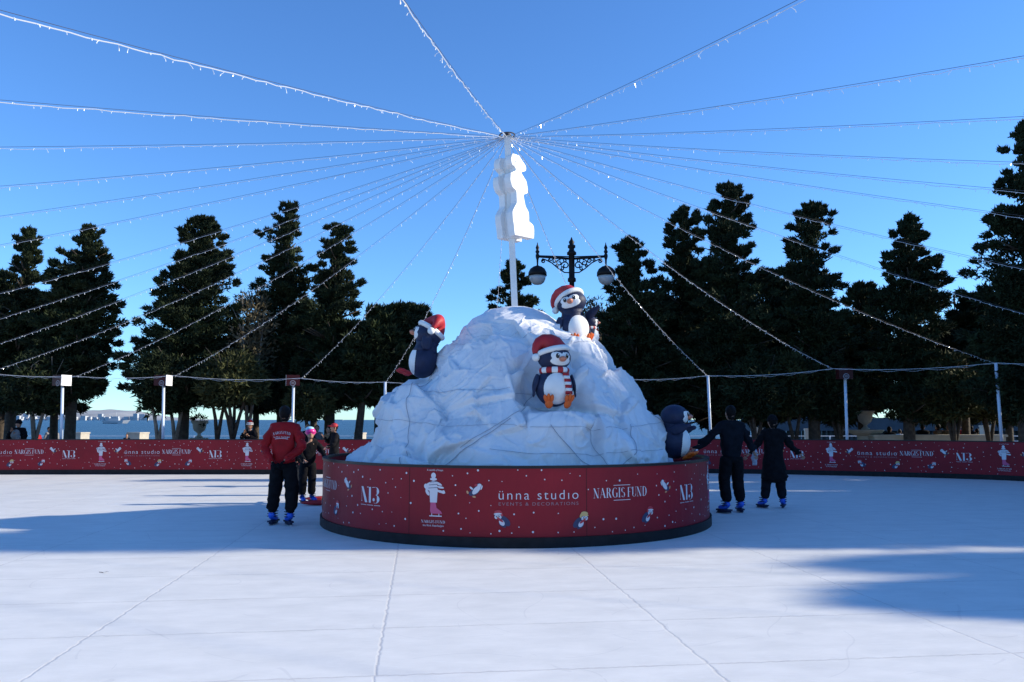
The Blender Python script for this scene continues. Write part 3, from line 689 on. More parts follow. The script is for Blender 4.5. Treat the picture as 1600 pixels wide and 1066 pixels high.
def penguin(label, loc, H, yaw, head_yaw=0, head_roll=0, head_pitch=0, hat=None, scarf=False, feet=True, flips=None, tilt=0, lean=0, foot_red=False, slim=1.0):
    p = empty('penguin_figure', loc, math.radians(yaw), label=label, cat='penguin figure', group='penguin figures on the snow mountain', scale=H)
    bR = (.262 * slim, .245 * slim, .265); bC = Vector((0, 0, .275)); hC = Vector((0, -.01, .675)); hR = (.236, .212, .178)
    HR = Rz(head_yaw) @ Rx(-head_pitch) @ Ry(head_roll); T = Ry(tilt) @ Rx(lean)
    b_ = MB(); b_.ell(T @ bC, bR, 0, T, 36, 22); b_.lathe([(.2, .40), (.17, .46), (.16, .52), (.18, .57)], n=30, R=T); b_.ell(T @ hC, hR, 0, T @ HR, 36, 22)
    b_.ell(T @ Vector((0, .22, .07)), (.06, .09, .03), 0, T @ Rx(30))
    b_.build('body', M['navy'], p, True)
    patch(T @ bC, bR, T, lambda q: .80 - .05 * math.cos(2 * q), (0, -.08), .02).build('belly', M['pwhite'], p, True)
    patch(T @ hC, hR, T @ HR, face_rho, (0, -.12), .025, 72, 10).build('face', M['pwhite'], p, True)
    def on(a, b2, o=1.0): return T @ hC + T @ HR @ Vector((a * hR[0], -math.sqrt(1 - a * a - b2 * b2) * hR[1], b2 * hR[2])) * o
    for s in (-1, 1):
        c = on(.31 * s, .10, 1.025); e = MB(); rot = T @ HR @ Rz(18 * s); e.ell(c, (.040, .014, .050), 0, rot, 16, 10); e.build('eye', M['pwhite'], p, True)
        e = MB(); e.ell(on(.29 * s, .09, 1.075), (.027, .012, .035), 0, rot, 16, 10); e.ell(on(.26 * s, .16, 1.125), (.008, .006, .010), 1, rot, 8, 6)  # small white bead on the pupil is a fixed, painted-in highlight
        e.build('pupil', [M['eye'], M['pwhite']], p, True)
        e = MB(); e.tube([on(s * (.16 + .3 * q), .36 + .10 * math.sin(PI * q), 1.035) for q in np.linspace(0, 1, 8)], [.003, .006, .008, .009, .009, .008, .006, .003], 6); e.build('eyebrow', M['navy'], p, True)
    bk = MB(); bk.ell(on(0, -.12, 1.08), (.050, .060, .038), 0, T @ HR @ Rx(-8), 18, 12); bk.build('beak', M['beak'], p, True)
    if hat:
        HT = T @ HR @ Ry(hat.get('roll', 0)) @ Rx(hat.get('back', -10))
        o0 = T @ hC + HT @ Vector((0, 0, .075)); side = hat.get('side', -1)
        rings = [(0, 0, 0, .222), (.0, 0, .05, .214), (.02, 0, .10, .188), (.06, .0, .145, .15), (.11, .0, .165, .115), (.17, .01, .155, .09), (.22, .01, .12, .068), (.255, .01, .07, .05), (.27, .01, .02, .035)]
        vs = []; fs = []; n_ = 28
        for k, (x, y, z, r) in enumerate(rings):
            a = rings[max(0, k - 1)]; c = rings[min(len(rings) - 1, k + 1)]
            tn = Vector(((c[0] - a[0]) * side, c[1] - a[1], c[2] - a[2])).normalized() if k > 1 else Vector((0, 0, 1)); q = Vector((0, 0, 1)).rotation_difference(tn).to_matrix()
            for i in range(n_): an = 2 * PI * i / n_; vs.append(o0 + HT @ (Vector((x * side, y, z)) + q @ Vector((r * math.cos(an), r * .93 * math.sin(an), 0))))
        for k in range(len(rings) - 1):
            for i in range(n_): j = (i + 1) % n_; fs.append((k * n_ + i, k * n_ + j, (k + 1) * n_ + j, (k + 1) * n_ + i))
        h = MB().add(vs, fs).build('hat', M['hatred'], p, True)
        br = MB(); br.tube([o0 + HT @ Vector((.215 * math.cos(a), .198 * math.sin(a), .012)) for a in np.linspace(0, 2 * PI, 33)], .040, 12); br.build('hat_brim', M['pwhite'], h, True)
        pm = MB(); pm.ell(o0 + HT @ Vector((.275 * side, .01, -.03)), (.055, .055, .055)); pm.build('pompom', M['pwhite'], h, True)
    if scarf:
        s_ = MB(); n_, m_ = 48, 10; vs = []
        for i in range(n_):
            a = 2 * PI * i / n_
            for k in range(m_): q = 2 * PI * k / m_; r = .185 + .030 * math.cos(q); vs.append(T @ Vector((r * math.cos(a), r * .93 * math.sin(a), .50 + .042 * math.sin(q) - .01 * math.sin(a))))
        for i in range(n_): s_.add([vs[(i % n_) * m_ + k] for k in range(m_)] + [vs[((i + 1) % n_) * m_ + k] for k in range(m_)], [(k, (k + 1) % m_, m_ + (k + 1) % m_, m_ + k) for k in range(m_)], (i // 3) % 2)
        for k in range(7):
            z0, z1 = .47 - k * .042, .47 - (k + 1) * .042; yy = lambda z: -.215 * math.sqrt(max(.05, 1 - ((z - .275) / .30) ** 2)) - .035
            for (a, c) in ((z0, z1),):
                x0, x1 = .075 + .004 * k, .165 + .006 * k
                s_.add([T @ Vector(q) for q in ((x0, yy(a), a), (x1, yy(a) + .035, a), (x1, yy(c) + .035, c), (x0, yy(c), c), (x0, yy(a) + .03, a), (x1, yy(a) + .06, a), (x1, yy(c) + .06, c), (x0, yy(c) + .03, c))], [(3, 2, 1, 0), (0, 1, 5, 4), (1, 2, 6, 5), (2, 3, 7, 6), (3, 0, 4, 7), (4, 5, 6, 7)], k % 2)
        s_.build('scarf', [M['hatred'], M['pwhite']], p, True)
    if feet:
        for s in (-1, 1):
            f_ = MB(); R = T @ Rz(16 * s) @ Rx(feet if not isinstance(feet, bool) else -50); c = T @ Vector((.13 * s, -.21, .045))
            f_.ell(c, (.055, .07, .032), 0, R)
            for tx, ty in ((-.042, -.085), (0, -.10), (.042, -.085)): f_.ell(c + R @ Vector((tx, ty, 0)), (.027, .062, .026), 0, R @ Rz(tx * 250))
            f_.build('foot', M['hatred'] if foot_red else M['orange'], p, True)
    for s, fl in zip((-1, 1), flips or ((None), (None))):
        f_ = MB(); c0 = T @ Vector((.235 * s * slim, -.02, .44))
        a = fl or (0, 0, -.30)      # vector from the shoulder to the tip
        tip = T @ Vector((a[0] + (.06 * s if not fl else 0), a[1], a[2])); n_ = 12
        rad = [.035 + .045 * math.sin(PI * min(1, k / (n_ - 1) * 1.15 + .12)) for k in range(n_)]; rad[-1] = .012
        pts = [c0 + tip * (k / (n_ - 1)) + T @ Vector((.03 * s * math.sin(PI * k / (n_ - 1)), 0, 0)) for k in range(n_)]
        g_ = MB().tube(pts, rad, 14); ax = tip.normalized(); nrm = (T @ Vector((s, -.15, 0.15))); nrm = (nrm - ax * nrm.dot(ax)).normalized()
        g_.v = [tuple(Vector(v) - nrm * ((Vector(v) - c0).dot(nrm)) * .62) for v in g_.v]
        g_.build('flipper', M['navy'], p, True)
    return p
def at(px, py, Y, dz=0): v = W(px, py, Y); v.z += dz; return v
# sitting penguin on the front ledge (photo 833-898, 518-638)
penguin('seated penguin with red santa hat and striped scarf on the front ledge', at(866, 637, 11.35), 1.04, 12, head_yaw=16, head_pitch=0, hat=dict(side=-1, back=-14, roll=-8), scarf=True, feet=-58)
# upper penguin waving
penguin('upper penguin in red santa hat waving a flipper near the summit', at(897, 541, 12.75), 1.03, 28, head_yaw=-40, head_roll=-14, head_pitch=8, hat=dict(side=-1, back=-16, roll=-14), feet=-60, flips=(None, (.10, -.26, .16)), tilt=-4)
penguin('penguin half hidden behind the waving one, striped scarf showing', at(922, 541, 13.35), .60, 70, head_yaw=10, scarf=True, feet=False)
penguin('left penguin in red santa hat facing the sea with raised flipper', at(656, 592, 12.95), 1.08, -76, head_yaw=-6, head_pitch=4, hat=dict(side=1, back=-20, roll=0), feet=-10, foot_red=True, flips=(None, (-.03, -.05, .31)), slim=.88, lean=-11)
penguin('hatless penguin at the right foot of the mountain pointing right', at(1054, 718, 12.55), 1.0, 66, head_yaw=6, head_pitch=2, feet=-30, flips=((-.02, -.30, .10), (.0, -.28, .06)))

# ------------------------------------------------------------------ street lamps
def street_lamp(x, y, h, rz, label, zg=-.5):
    o = empty('street_lamp', (x, y, zg), rz, label=label, cat='street lamp', group='black ornate street lamps')
    H = h - zg
    MB().lathe([(.22, 0), (.22, .12), (.17, .2), (.15, .8), (.17, .85), (.11, .95), (.085, 1.2), (.085, H - 1.55), (.14, H - 1.52), (.14, H - 1.42), (.10, H - 1.38), (.10, H - .62), (.16, H - .60), (.16, H - .52), (.11, H - .48), (.08, H - .40), (.13, H - .36), (.13, H - .28), (.07, H - .25), (.10, H - .16), (.04, H - .08), (.015, H)], n=16).build('column', M['lampmetal'], o, True)
    for s in (-1, 1):
        a = MB(); a.tube([(s * .07, 0, H - .74), (s * 1.16, 0, H - .66)], .04, 8); a.tube([(s * .07, 0, H - .67), (s * 1.16, 0, H - .635)], .02, 8)
        a.tube([(s * .08, 0, H - 1.22), (s * .25, 0, H - 1.21), (s * .45, 0, H - 1.08), (s * .68, 0, H - .88), (s * .90, 0, H - .77), (s * 1.0, 0, H - .74)], .022, 6)
        def scroll(cx, cz, r, a0, turns, dr):
            return [(s * (cx + r * (1 - dr * q) * math.cos(a0 + turns * 2 * PI * q)), 0, H + cz + r * (1 - dr * q) * math.sin(a0 + turns * 2 * PI * q)) for q in np.linspace(0, 1, 26)]
        for cx, cz, r, a0, t_ in ((.22, -.97, .14, 0, 1.2), (.22, -.80, .07, 2, -1.1), (.42, -.88, .11, 2, -1.2), (.33, -1.08, .07, 1, 1.1), (.60, -.82, .085, 0, 1.2), (.75, -.79, .05, 2, -1.1), (.96, -.82, .07, 1.5, -1.3), (.5, -.99, .05, 0, 1)):
            a.tube(scroll(cx, cz, r, a0, t_, .75), .022, 5)
        a.build('bracket_arm', M['lampmetal'], o, True)
        MB().lathe([(.02, H - 1.05), (.035, H - .78), (.065, H - .68), (.065, H - .60), (.04, H - .57), (.075, H - .50), (.04, H - .43), (.065, H - .36), (.02, H - .25), (.010, H - .18)], c=(s * 1.16, 0, 0), n=12).build('finial', M['lampmetal'], o, True)
        g_ = MB().lathe([(.315, H - 1.33), (.31, H - 1.21), (.25, H - 1.09), (.14, H - 1.01), (.05, H - .98), (.02, H - .95)], c=(s * 1.16, 0, 0), n=24).build('lamp_hood', M['lampmetal'], o, True)
        MB().lathe([(.001, H - 1.64), (.13, H - 1.62), (.22, H - 1.55), (.275, H - 1.44), (.29, H - 1.325)], c=(s * 1.16, 0, 0), n=24).build('lamp_globe', M['globe'], o, True)
    return o
lp = W(893, 371, 26.6); street_lamp(lp.x, 26.6, lp.z, .0, 'black twin armed street lamp with two globes rising behind the mountain', -.14)
lp = W(1452, 452, 37.5); street_lamp(lp.x, 37.5, lp.z, 0, 'black street lamp mostly hidden by cypresses on the right, one arm showing')

# ------------------------------------------------------------------ trees
def leaf_cloud(C, Rad, n_per, size, rg, out_c, droop=0.0, elong=1.8):
    """C (k,3) clump centres, Rad (k,3) radii -> quads"""
    k = len(C); idx = np.repeat(np.arange(k), n_per); N = len(idx)
    u = rg.normal(size=(N, 3)); u /= np.linalg.norm(u, axis=1, keepdims=True); rr_ = rg.uniform(.35, 1, N) ** .5
    P = C[idx] + u * rr_[:, None] * Rad[idx]
    dirv = (P - out_c[None]) * np.array([1, 1, .25]); dirv /= (np.linalg.norm(dirv, axis=1, keepdims=True) + 1e-6)
    ax = dirv * .8 + rg.normal(0, .55, (N, 3)); ax[:, 2] += .45 - droop; ax /= np.linalg.norm(ax, axis=1, keepdims=True)
    sd = np.cross(ax, rg.normal(size=(N, 3))); sd /= (np.linalg.norm(sd, axis=1, keepdims=True) + 1e-6)
    s = size * rg.uniform(.6, 1.4, N)[:, None]
    V = np.stack([P - sd * s * .5, P + ax * s * elong * .35 - sd * s * .1, P + ax * s * elong, P + sd * s * .5 + ax * s * .3], 1).reshape(-1, 3)
    return V, np.arange(N * 4).reshape(-1, 4)

def conifer(px, top_y, Y, hw, base_y, tpx, label, seed, prof=None, nclump=260, nper=98, size=.088, leaf=LEAF, lean=0, name='cypress_tree', zg=-.14, bark='bark', gap=.0, group='dark conifers along the promenade'):
    rg = np.random.default_rng(seed); tp = W(px, top_y, Y); bs = W(tpx, base_y, Y); hwm = hw * Y / FPX
    nclump = int(nclump * 1.5); size *= .9
    root = empty(name, (bs.x, Y, zg), label=label, cat='tree', group=group)
    H = tp.z - zg; zb_ = bs.z - zg; dxt = tp.x - bs.x
    prof = prof or [(0, .75), (.12, 1), (.3, .95), (.5, .78), (.7, .55), (.85, .36), (.95, .18), (1, .03)]
    nb_ = int(nclump / 3.3); ts = rg.beta(1.0, 1.1, nb_); ts[:7] = np.linspace(.86, 1.0, 7); nl = 8; lobes = rg.uniform(.58, 1.05, (9, nl)); C = []; Rd = []
    for t_ in ts:
        az = rg.uniform(0, 2 * PI); rmax = max(.12, np.interp(t_, [q[0] for q in prof], [q[1] for q in prof]) * hwm)
        Lb = rmax * lobes[int(t_ * 8.9), int(az / (2 * PI) * nl)] * (rg.uniform(.62, 1.2) if t_ < .8 else rg.uniform(.5, 1.0)); z0 = zb_ + (H - zb_) * t_; rise = rg.uniform(.05, .55) + max(0, t_ - .75) * 2.5; cxx = dxt * (t_ ** .8)
        ns = max(2, int(2 + Lb * 1.5))
        for q in list(np.linspace(.2, 1, ns)) + [1 + .10 / max(.2, Lb)]:
            r = Lb * q; cr = (.10 + .30 * min(1.2, Lb) * max(.02, 1.12 - q) ** .7 * .8) * (1 - .55 * max(0, t_ - .6) / .4) * rg.uniform(.75, 1.2); a2 = az + rg.normal(0, .10)
            C.append((cxx + r * math.cos(a2), r * math.sin(a2) * .85, min(z0 + rise * r - .04 * q, H - .03))); Rd.append((cr * 1.2, cr * 1.2, cr * .8))
    for q in range(5): C.append((dxt, 0, H - .45 + .11 * q)); Rd.append((.12 - .024 * q, .12 - .024 * q, .12))
    C = np.array(C); Rd = np.array(Rd)
    V, F = leaf_cloud(C, Rd, nper, size, rg, np.array([0, 0, (zb_ + H) / 2]))
    # shift radial direction base so leaves near the top point upward
    np_mesh('crown', V, F, leaf, root)
    tr = MB(); r0 = .05 + .016 * H
    tr.tube([(0, 0, 0), (.02 * H * .2, 0, zb_ * .5), (dxt * .12, 0, zb_ + (H - zb_) * .2), (dxt * .6, 0, zb_ + (H - zb_) * .6), (dxt * .97, 0, H * .97)], [r0 * 1.2, r0, r0 * .8, r0 * .4, .02], 10)
    for k in range(26):
        t_ = rg.uniform(0.0, .9); az = rg.uniform(0, 2 * PI); rm = np.interp(t_, [q[0] for q in prof], [q[1] for q in prof]) * hwm * .85
        z = zb_ + (H - zb_) * t_; x0 = dxt * t_ ** .8
        tr.tube([(x0, 0, z - .2), (x0 + rm * .5 * math.cos(az), rm * .5 * math.sin(az), z - .08), (x0 + rm * math.cos(az), rm * math.sin(az), z + .12)], [.045, .03, .012], 5)
    tr.build('trunk', M[bark], root, True)
    return root
CONE = [(0, .6), (.1, .95), (.28, 1), (.5, .85), (.7, .62), (.85, .42), (.95, .22), (1, .03)]
COL_ = [(0, .9), (.1, 1), (.3, .95), (.42, .75), (.55, .66), (.7, .5), (.76, .62), (.85, .34), (.93, .36), (1, .06)]
WIDE = [(0, .6), (.15, 1), (.42, .96), (.65, .76), (.82, .55), (.93, .32), (1, .06)]
T = conifer
T(4, 428, 29, 62, 640, 2, 'dark broad conifer cut off by the left edge', 1, WIDE, 300)
T(46, 362, 27.5, 62, 636, 16, 'slim-topped dark conifer near the left edge', 2, [(0, .8), (.2, 1), (.45, .8), (.62, .5), (.72, .32), (.82, .36), (.92, .22), (1, .03)], 280)
T(140, 358, 26.8, 66, 632, 110, 'broad full dark conifer behind the leftmost sign box', 3, [(0, .9), (.15, 1), (.35, .92), (.55, .82), (.75, .66), (.88, .42), (.96, .2), (1, .03)], 460, 80)
T(322, 345, 26.8, 84, 632, 286, 'large ragged conifer behind the second sign box', 4, [(0, .95), (.15, 1), (.32, .86), (.5, .72), (.62, .68), (.72, .52), (.85, .48), (.95, .3), (1, .08)], 560, 82)
T(452, 322, 28.2, 62, 640, 440, 'tall narrow cypress with a tufted tip, left of its twin', 5, COL_, 400, 80)
T(530, 357, 27.6, 68, 640, 514, 'narrow cypress standing nearest the left side of the mountain', 6, [(0, .8), (.12, 1), (.3, .95), (.5, .8), (.58, .5), (.7, .5), (.85, .46), (.95, .34), (1, .1)], 380, 80)
T(640, 484, 27.0, 72, 622, 560, 'low bushy round-topped tree behind the left penguin', 7, WIDE, 420, 80, .15, name='bushy_tree')
T(600, 500, 28.5, 62, 628, 590, 'dark rounded tree between the cypress and the left penguin', 71, WIDE, 300, 80, .15, name='bushy_tree')
T(806, 412, 30, 40, 640, 806, 'lone conifer top showing behind the white pole', 8, [(0, .9), (.3, 1), (.6, 1), (.75, .85), (.9, .6), (1, .15)], 300, 80)
T(985, 376, 27.4, 74, 656, 1000, 'spreading conifer right of the lamp globe', 9, [(0, 1), (.2, 1), (.5, .85), (.7, .6), (.8, .42), (.9, .3), (1, .05)], 480, 80)
T(1068, 328, 28.2, 58, 656, 1065, 'dark conifer leaning against the tallest middle one', 10, [(0, 1), (.4, 1), (.65, .75), (.8, .55), (.92, .36), (1, .05)], 420, 80)
T(1138, 292, 27.0, 82, 656, 1140, 'tallest conifer right of the mountain with two-lobed crown', 11, [(0, .95), (.2, 1), (.4, .95), (.55, .72), (.66, .5), (.78, .55), (.88, .42), (.96, .26), (1, .05)], 600, 80)
T(1268, 322, 26.6, 64, 652, 1270, 'ragged layered conifer above the boxed post on the right', 12, [(0, .9), (.2, 1), (.4, .85), (.52, .62), (.6, .76), (.7, .50), (.8, .72), (.9, .50), (1, .1)], 520, 78)
T(1422, 340, 26.4, 66, 654, 1418, 'regular cone-shaped conifer right of the stone urn', 13, [(0, 1), (.2, 1), (.4, .95), (.6, .78), (.72, .62), (.84, .44), (.94, .2), (1, .03)], 520, 80)
T(1345, 448, 29.5, 52, 645, 1345, 'low greyish tree between two tall conifers on the right', 14, WIDE, 300, 70, .12, LEAF2, name='bushy_tree')
T(1520, 468, 28.0, 56, 640, 1506, 'low dark bushy tree left of the giant edge conifer', 15, WIDE, 340, 80, .15, name='bushy_tree')
T(1612, 175, 22.6, 92, 656, 1600, 'giant dark conifer cut by the right edge', 16, [(0, .9), (.2, 1), (.4, .95), (.55, .8), (.7, .55), (.85, .38), (.95, .2), (1, .03)], 620, 85)
# second row that closes the dark band low on the right and behind the left group
k = 0
for px, ty, hw, lab in ((1010, 470, 90, 'dark filler tree behind the right penguin'), (1110, 455, 85, 'dark round tree behind the couple of skaters'), (1205, 430, 75, 'dark tree between the two tall right conifers'), (1310, 500, 70, 'dark tree low behind the boxed right post'), (1480, 510, 70, 'dark low tree behind the seated people'), (1575, 470, 70, 'dark tree behind the leaning right post')):
    T(px, ty, 31 + (k % 3), hw, 660, px, lab, 30 + k, WIDE, 360, 75, .16, name='bushy_tree'); k += 1
for px, ty, hw, lab in ((85, 470, 70, 'dark tree filling the gap between two left conifers'), (400, 520, 60, 'dark low tree between the ragged conifer and the tall cypress'), (490, 500, 70, 'dark tree filling the foot of the twin cypresses')):
    T(px, ty, 30 + (k % 3), hw, 640, px, lab, 30 + k, WIDE, 340, 75, .16, name='bushy_tree'); k += 1
# small broadleaf trees
def small_tree(px, Y, base_y, top_y, hw, label, seed, leaf, bark='bark_pale', nleaf=60, fork=3, dense=120, h0=None):
    rg = np.random.default_rng(seed); b0 = W(px, 690, Y); tp = W(px, top_y, Y); bs = W(px, base_y, Y); hwm = hw * Y / FPX; zg = -.14
    root = empty('small_tree', (b0.x, Y, zg), label=label, cat='tree', group='small broadleaf trees')
    H = tp.z - zg; zb_ = bs.z - zg; tr = MB(); split = zb_ * .45; tips = []
    tr.tube([(0, 0, 0), (.03, 0, split)], [.11, .085], 9)
    for k in range(fork):
        az = 2 * PI * k / fork + rg.uniform(-.4, .4); dx = math.cos(az) * hwm * .45; dy = math.sin(az) * hwm * .3
        p3 = (dx, dy, zb_ + (H - zb_) * .35); tr.tube([(.03, 0, split), (dx * .35 + .03, dy * .4, split + (zb_ - split) * .6), p3, (dx * 1.4, dy * 1.4, H * .9)], [.07, .055, .04, .012], 7); tips.append(p3)
        for q in range(7):
            a2 = rg.uniform(0, 2 * PI); r2 = hwm * rg.uniform(.3, .7); t_ = rg.uniform(0, 1); s0 = Vector(p3) * (1 - t_) + Vector((dx * 1.4, dy * 1.4, H * .9)) * t_
            tr.tube([s0, s0 + Vector((r2 * math.cos(a2), r2 * math.sin(a2), rg.uniform(.1, .8)))], [.02, .006], 5)
    tr.build('trunk', M[bark], root, True)
    n_ = dense; a = rg.uniform(0, 2 * PI, n_); r = hwm * rg.uniform(0, 1, n_) ** .55; z = rg.uniform(zb_, H, n_)
    sh = np.sin(PI * np.clip((z - zb_) / (H - zb_), .06, .94)) ** .5
    C = np.stack([r * np.cos(a) * sh, r * np.sin(a) * sh, z], 1); Rd = np.tile([.28, .28, .22], (n_, 1))
    V, F = leaf_cloud(C, Rd, nleaf, .085, rg, np.array([0, 0, H / 2]), droop=.5, elong=2.2); np_mesh('crown', V, F, leaf, root)
small_tree(52, 25.8, 640, 560, 42, 'pale forked broadleaf tree near the man in the beanie', 101, LEAF, fork=3)
small_tree(246, 25.6, 640, 560, 34, 'slim pale-trunked tree left of the second sign box post', 102, LEAF, fork=2)
small_tree(272, 26.2, 640, 575, 34, 'leaning thin tree right of the second sign box post', 103, LEAF, fork=2)
small_tree(385, 27.0, 610, 462, 34, 'greyish half bare tree between two left conifers', 104, LEAF3, 'bark_pale', 26, 3, 110)
small_tree(362, 25.8, 630, 560, 52, 'stout forked olive tree by the person in a striped hat', 105, LEAF2, 'bark', 50, 4, 150)
small_tree(338, 26.0, 630, 575, 30, 'thin olive tree right of the left stone urn', 106, LEAF2, 'bark', 40, 2, 80)
small_tree(480, 26.4, 650, 610, 34, 'low olive shrub behind the skater in red', 107, LEAF2, 'bark', 60, 3, 90)
small_tree(925, 29, 600, 470, 30, 'bare pale winter tree behind the upper penguins', 108, LEAF3, 'bark_pale', 14, 4, 90)
small_tree(1240, 26.3, 650, 560, 36, 'thin dark tree right of the skating couple', 109, LEAF2, 'bark', 50, 2, 110)
small_tree(1310, 26.6, 655, 585, 36, 'forked dark tree beside the boxed right post', 110, LEAF, 'bark', 60, 4, 110)
small_tree(1490, 25.6, 650, 560, 44, 'yellowish green tree above the seated people', 111, LEAF2, 'bark', 60, 3, 150)
small_tree(1545, 26.2, 650, 590, 34, 'low yellow green tree by the leaning post', 112, LEAF2, 'bark', 60, 3, 100)
small_tree(1180, 25.7, 650, 570, 40, 'slanting tree between the two dark skaters', 113, LEAF, 'bark', 60, 3, 120)

# trees to the right, outside the frame: they throw the long shadows over the ice
def shade_tree(x, y, H, hw, label, seed, prof=WIDE, zb=1.8, n=480):
    rg = np.random.default_rng(seed); root = empty('cypress_tree', (x, y, -.14), label=label, cat='tree', group='conifers outside the right side of the rink')
    ts = rg.beta(1, 1.1, n); lobes = rg.uniform(.6, 1.15, (12, 9)); C = []; Rd = []
    for t_ in ts:
        az = rg.uniform(0, 2 * PI); rm = np.interp(t_, [q[0] for q in prof], [q[1] for q in prof]) * hw * lobes[int(t_ * 11.9), int(az / (2 * PI) * 9)]; r = rm * rg.uniform(.1, 1) ** .6
        C.append((r * math.cos(az), r * math.sin(az), zb + (H - zb) * t_)); q = rg.uniform(.25, .5); Rd.append((q * 1.4, q * 1.4, q * .7))
    V, F = leaf_cloud(np.array(C), np.array(Rd), 60, .2, rg, np.array([0, 0, H / 2])); np_mesh('crown', V, F, LEAF, root)
    MB().tube([(0, 0, 0), (0, 0, zb), (0, 0, H * .9)], [.26, .2, .04], 10).build('trunk', M['bark'], root, True)
SHADE = [
    (19.5, 14.4, 10.4, 2.3, 1), (24.5, 16.2, 12.6, 2.4, 2), (21.5, 12.3, 12.8, 1.2, 3), (18.5, 17.2, 7.0, 1.8, 4), (19.0, 20.2, 6.2, 1.6, 5),
    (19.0, 8.2, 6.7, 1.2, 6), (22.5, 10.0, 7.9, .7, 7), (20.5, 6.7, 5.9, .5, 8), (21.0, 9.1, 6.6, .35, 9),
]
for i, (x, y, H, hw, sd) in enumerate(SHADE): shade_tree(x, y, H, hw, n=480 if i < 5 else 120, label='dark conifer standing beyond the right side of the rink', seed=200 + sd)

# ------------------------------------------------------------------ promenade furniture
def block(px, w_px, ty, Y, label):
    c = W(px, ty, Y); w_ = w_px * Y / FPX; h = c.z + .5
    o = empty('stone_pillar', (c.x, Y, -.5), math.radians(-12), label=label, cat='stone pillar', group='pale stone railing pillars')
    MB().box((0, 0, h / 2 - .04), (w_, w_, h - .08)).build('shaft', M['stone'], o); MB().box((0, 0, h - .04), (w_ + .05, w_ + .05, .08)).build('cap', M['stone'], o)
block(125, 19, 675.5, 44, 'pale stone pillar right of the leftmost post'); block(216, 22, 675.5, 44, 'pale stone pillar left of the second post')
block(563, 14, 676, 45, 'grey stone pillar at the left foot of the mountain'); block(1264, 13, 670, 45, 'pale stone pillar between skater and tree trunk on the right'); block(1541, 15, 665, 44, 'pale stone pillar near the leaning right post'); block(1186, 10, 668, 44, 'pale stone pillar between the two dark skaters')
# railing
rl = empty('sea_railing', (0, 45.4, -.5), label='thin horizontal pipe railing along the edge of the sea', cat='railing')
for z in (.35, .62, .9, 1.18): MB().tube([(-60, 0, z), (60, 0, z)], .022, 6).build('rail', M['galv'], rl)
for x in range(-60, 61, 3): MB().tube([(x, 0, 0), (x, 0, 1.2)], .035, 6).build('railing_post', M['galv'], rl)
def urn(px, ty, Y, label, k=1.0, steps=True):
    tp = W(px, ty, Y); o = empty('stone_urn', (tp.x, Y, -.14), label=label, cat='stone urn', group='stone urns on pedestals'); s = k
    H = tp.z + .14; z0 = H - .66 * s
    MB().lathe([(.14 * s, z0), (.14 * s, z0 + .04 * s), (.07 * s, z0 + .09 * s), (.06 * s, z0 + .16 * s), (.10 * s, z0 + .2 * s), (.20 * s, z0 + .28 * s), (.24 * s, z0 + .40 * s), (.25 * s, z0 + .52 * s), (.30 * s, z0 + .60 * s), (.32 * s, z0 + .63 * s), (.32 * s, z0 + .66 * s), (.26 * s, z0 + .64 * s), (.22 * s, z0 + .5 * s)], n=28).build('bowl', M['stone'], o, True)
    p = MB()
    if steps:
        for i, (w_, h_) in enumerate(((.42, .07), (.62, .07), (.80, .08))): p.box((0, 0, z0 - .035 - .07 * i), (w_ * 1.25, w_, .068))
        p.box((0, 0, (z0 - .2) / 2), (.5, .5, z0 - .2))
    else: p.lathe([(.25, 0), (.28, z0 - .22), (.52, z0 - .12), (.60, z0 - .03), (.60, z0)], n=32)
    p.build('pedestal', M['stone'], o)
    rg = np.random.default_rng(3 + int(px)); V, F = leaf_cloud(rg.normal(0, .1, (14, 3)) * s + np.array([0, 0, H + .04]), np.tile([.1, .1, .07], (14, 1)), 20, .06, rg, np.array([0, 0, H - .2])); np_mesh('planting', V, F, LEAF2 if steps else LEAF3, o)
urn(312, 657, 29, 'pale stone urn on stepped base right of the second post', .95); urn(1351, 642, 28, 'brownish stone urn on a wide round basin at the right', 1.0, False)
a = W(1362, 680, 27.5); bb_ = W(1566, 683, 27.5)
pw_ = empty('parapet_wall', ((a.x + bb_.x) / 2, 27.5, -.14), label='low dark stone parapet behind the red barrier on the right', cat='low wall')
MB().box((0, 0, (a.z + .08) / 2), (bb_.x - a.x, .4, a.z + .08)).build('wall', M['stone'], pw_); MB().box((0, 0, a.z + .12), (bb_.x - a.x + .1, .5, .07)).build('coping', M['stone'], pw_)

# far things: quay, building, ship, shore
quaym = mat('quay_dark', (.045, .055, .075), .8, var=.25, vscale=.4); wh = mat('far_white', (.45, .47, .50), .7, var=.12, vscale=.05)
a = W(1165, 673, 150); b2 = W(1640, 673, 150); q = empty('sea_pier', ((a.x + b2.x) / 2, 150, -2.6), label='long dark concrete pier in the water behind the trees on the right', cat='pier')
ln = b2.x - a.x; topz = W(1300, 653, 150).z
MB().box((0, 0, (topz - a.z) / 2 + (a.z + 2.6)), (ln, 6, topz - a.z)).build('deck', quaym, q)
pl = MB()
for i in range(60): pl.box((-ln / 2 + ln * (i + .5) / 60, 0, (a.z + 2.6) / 2), (.35, 1.5, a.z + 2.6))
pl.build('piles', quaym, q)
c = W(1252, 657, 420); hb_ = empty('harbour_building', (c.x, 420, -2.6), label='small blue building far behind the pier between tree trunks', cat='building')
MB().box((0, 0, 5), (15, 10, 10)).build('wall', mat('far_blue', (.10, .24, .50), .6), hb_); MB().box((0, 0, 10.4), (16, 11, .8)).build('roof', wh, hb_)
wn_ = MB()
for i in range(6): wn_.box((-6.25 + i * 2.5, -5.03, 6.2), (1.2, .08, 1.6))
wn_.build('windows', quaym, hb_)
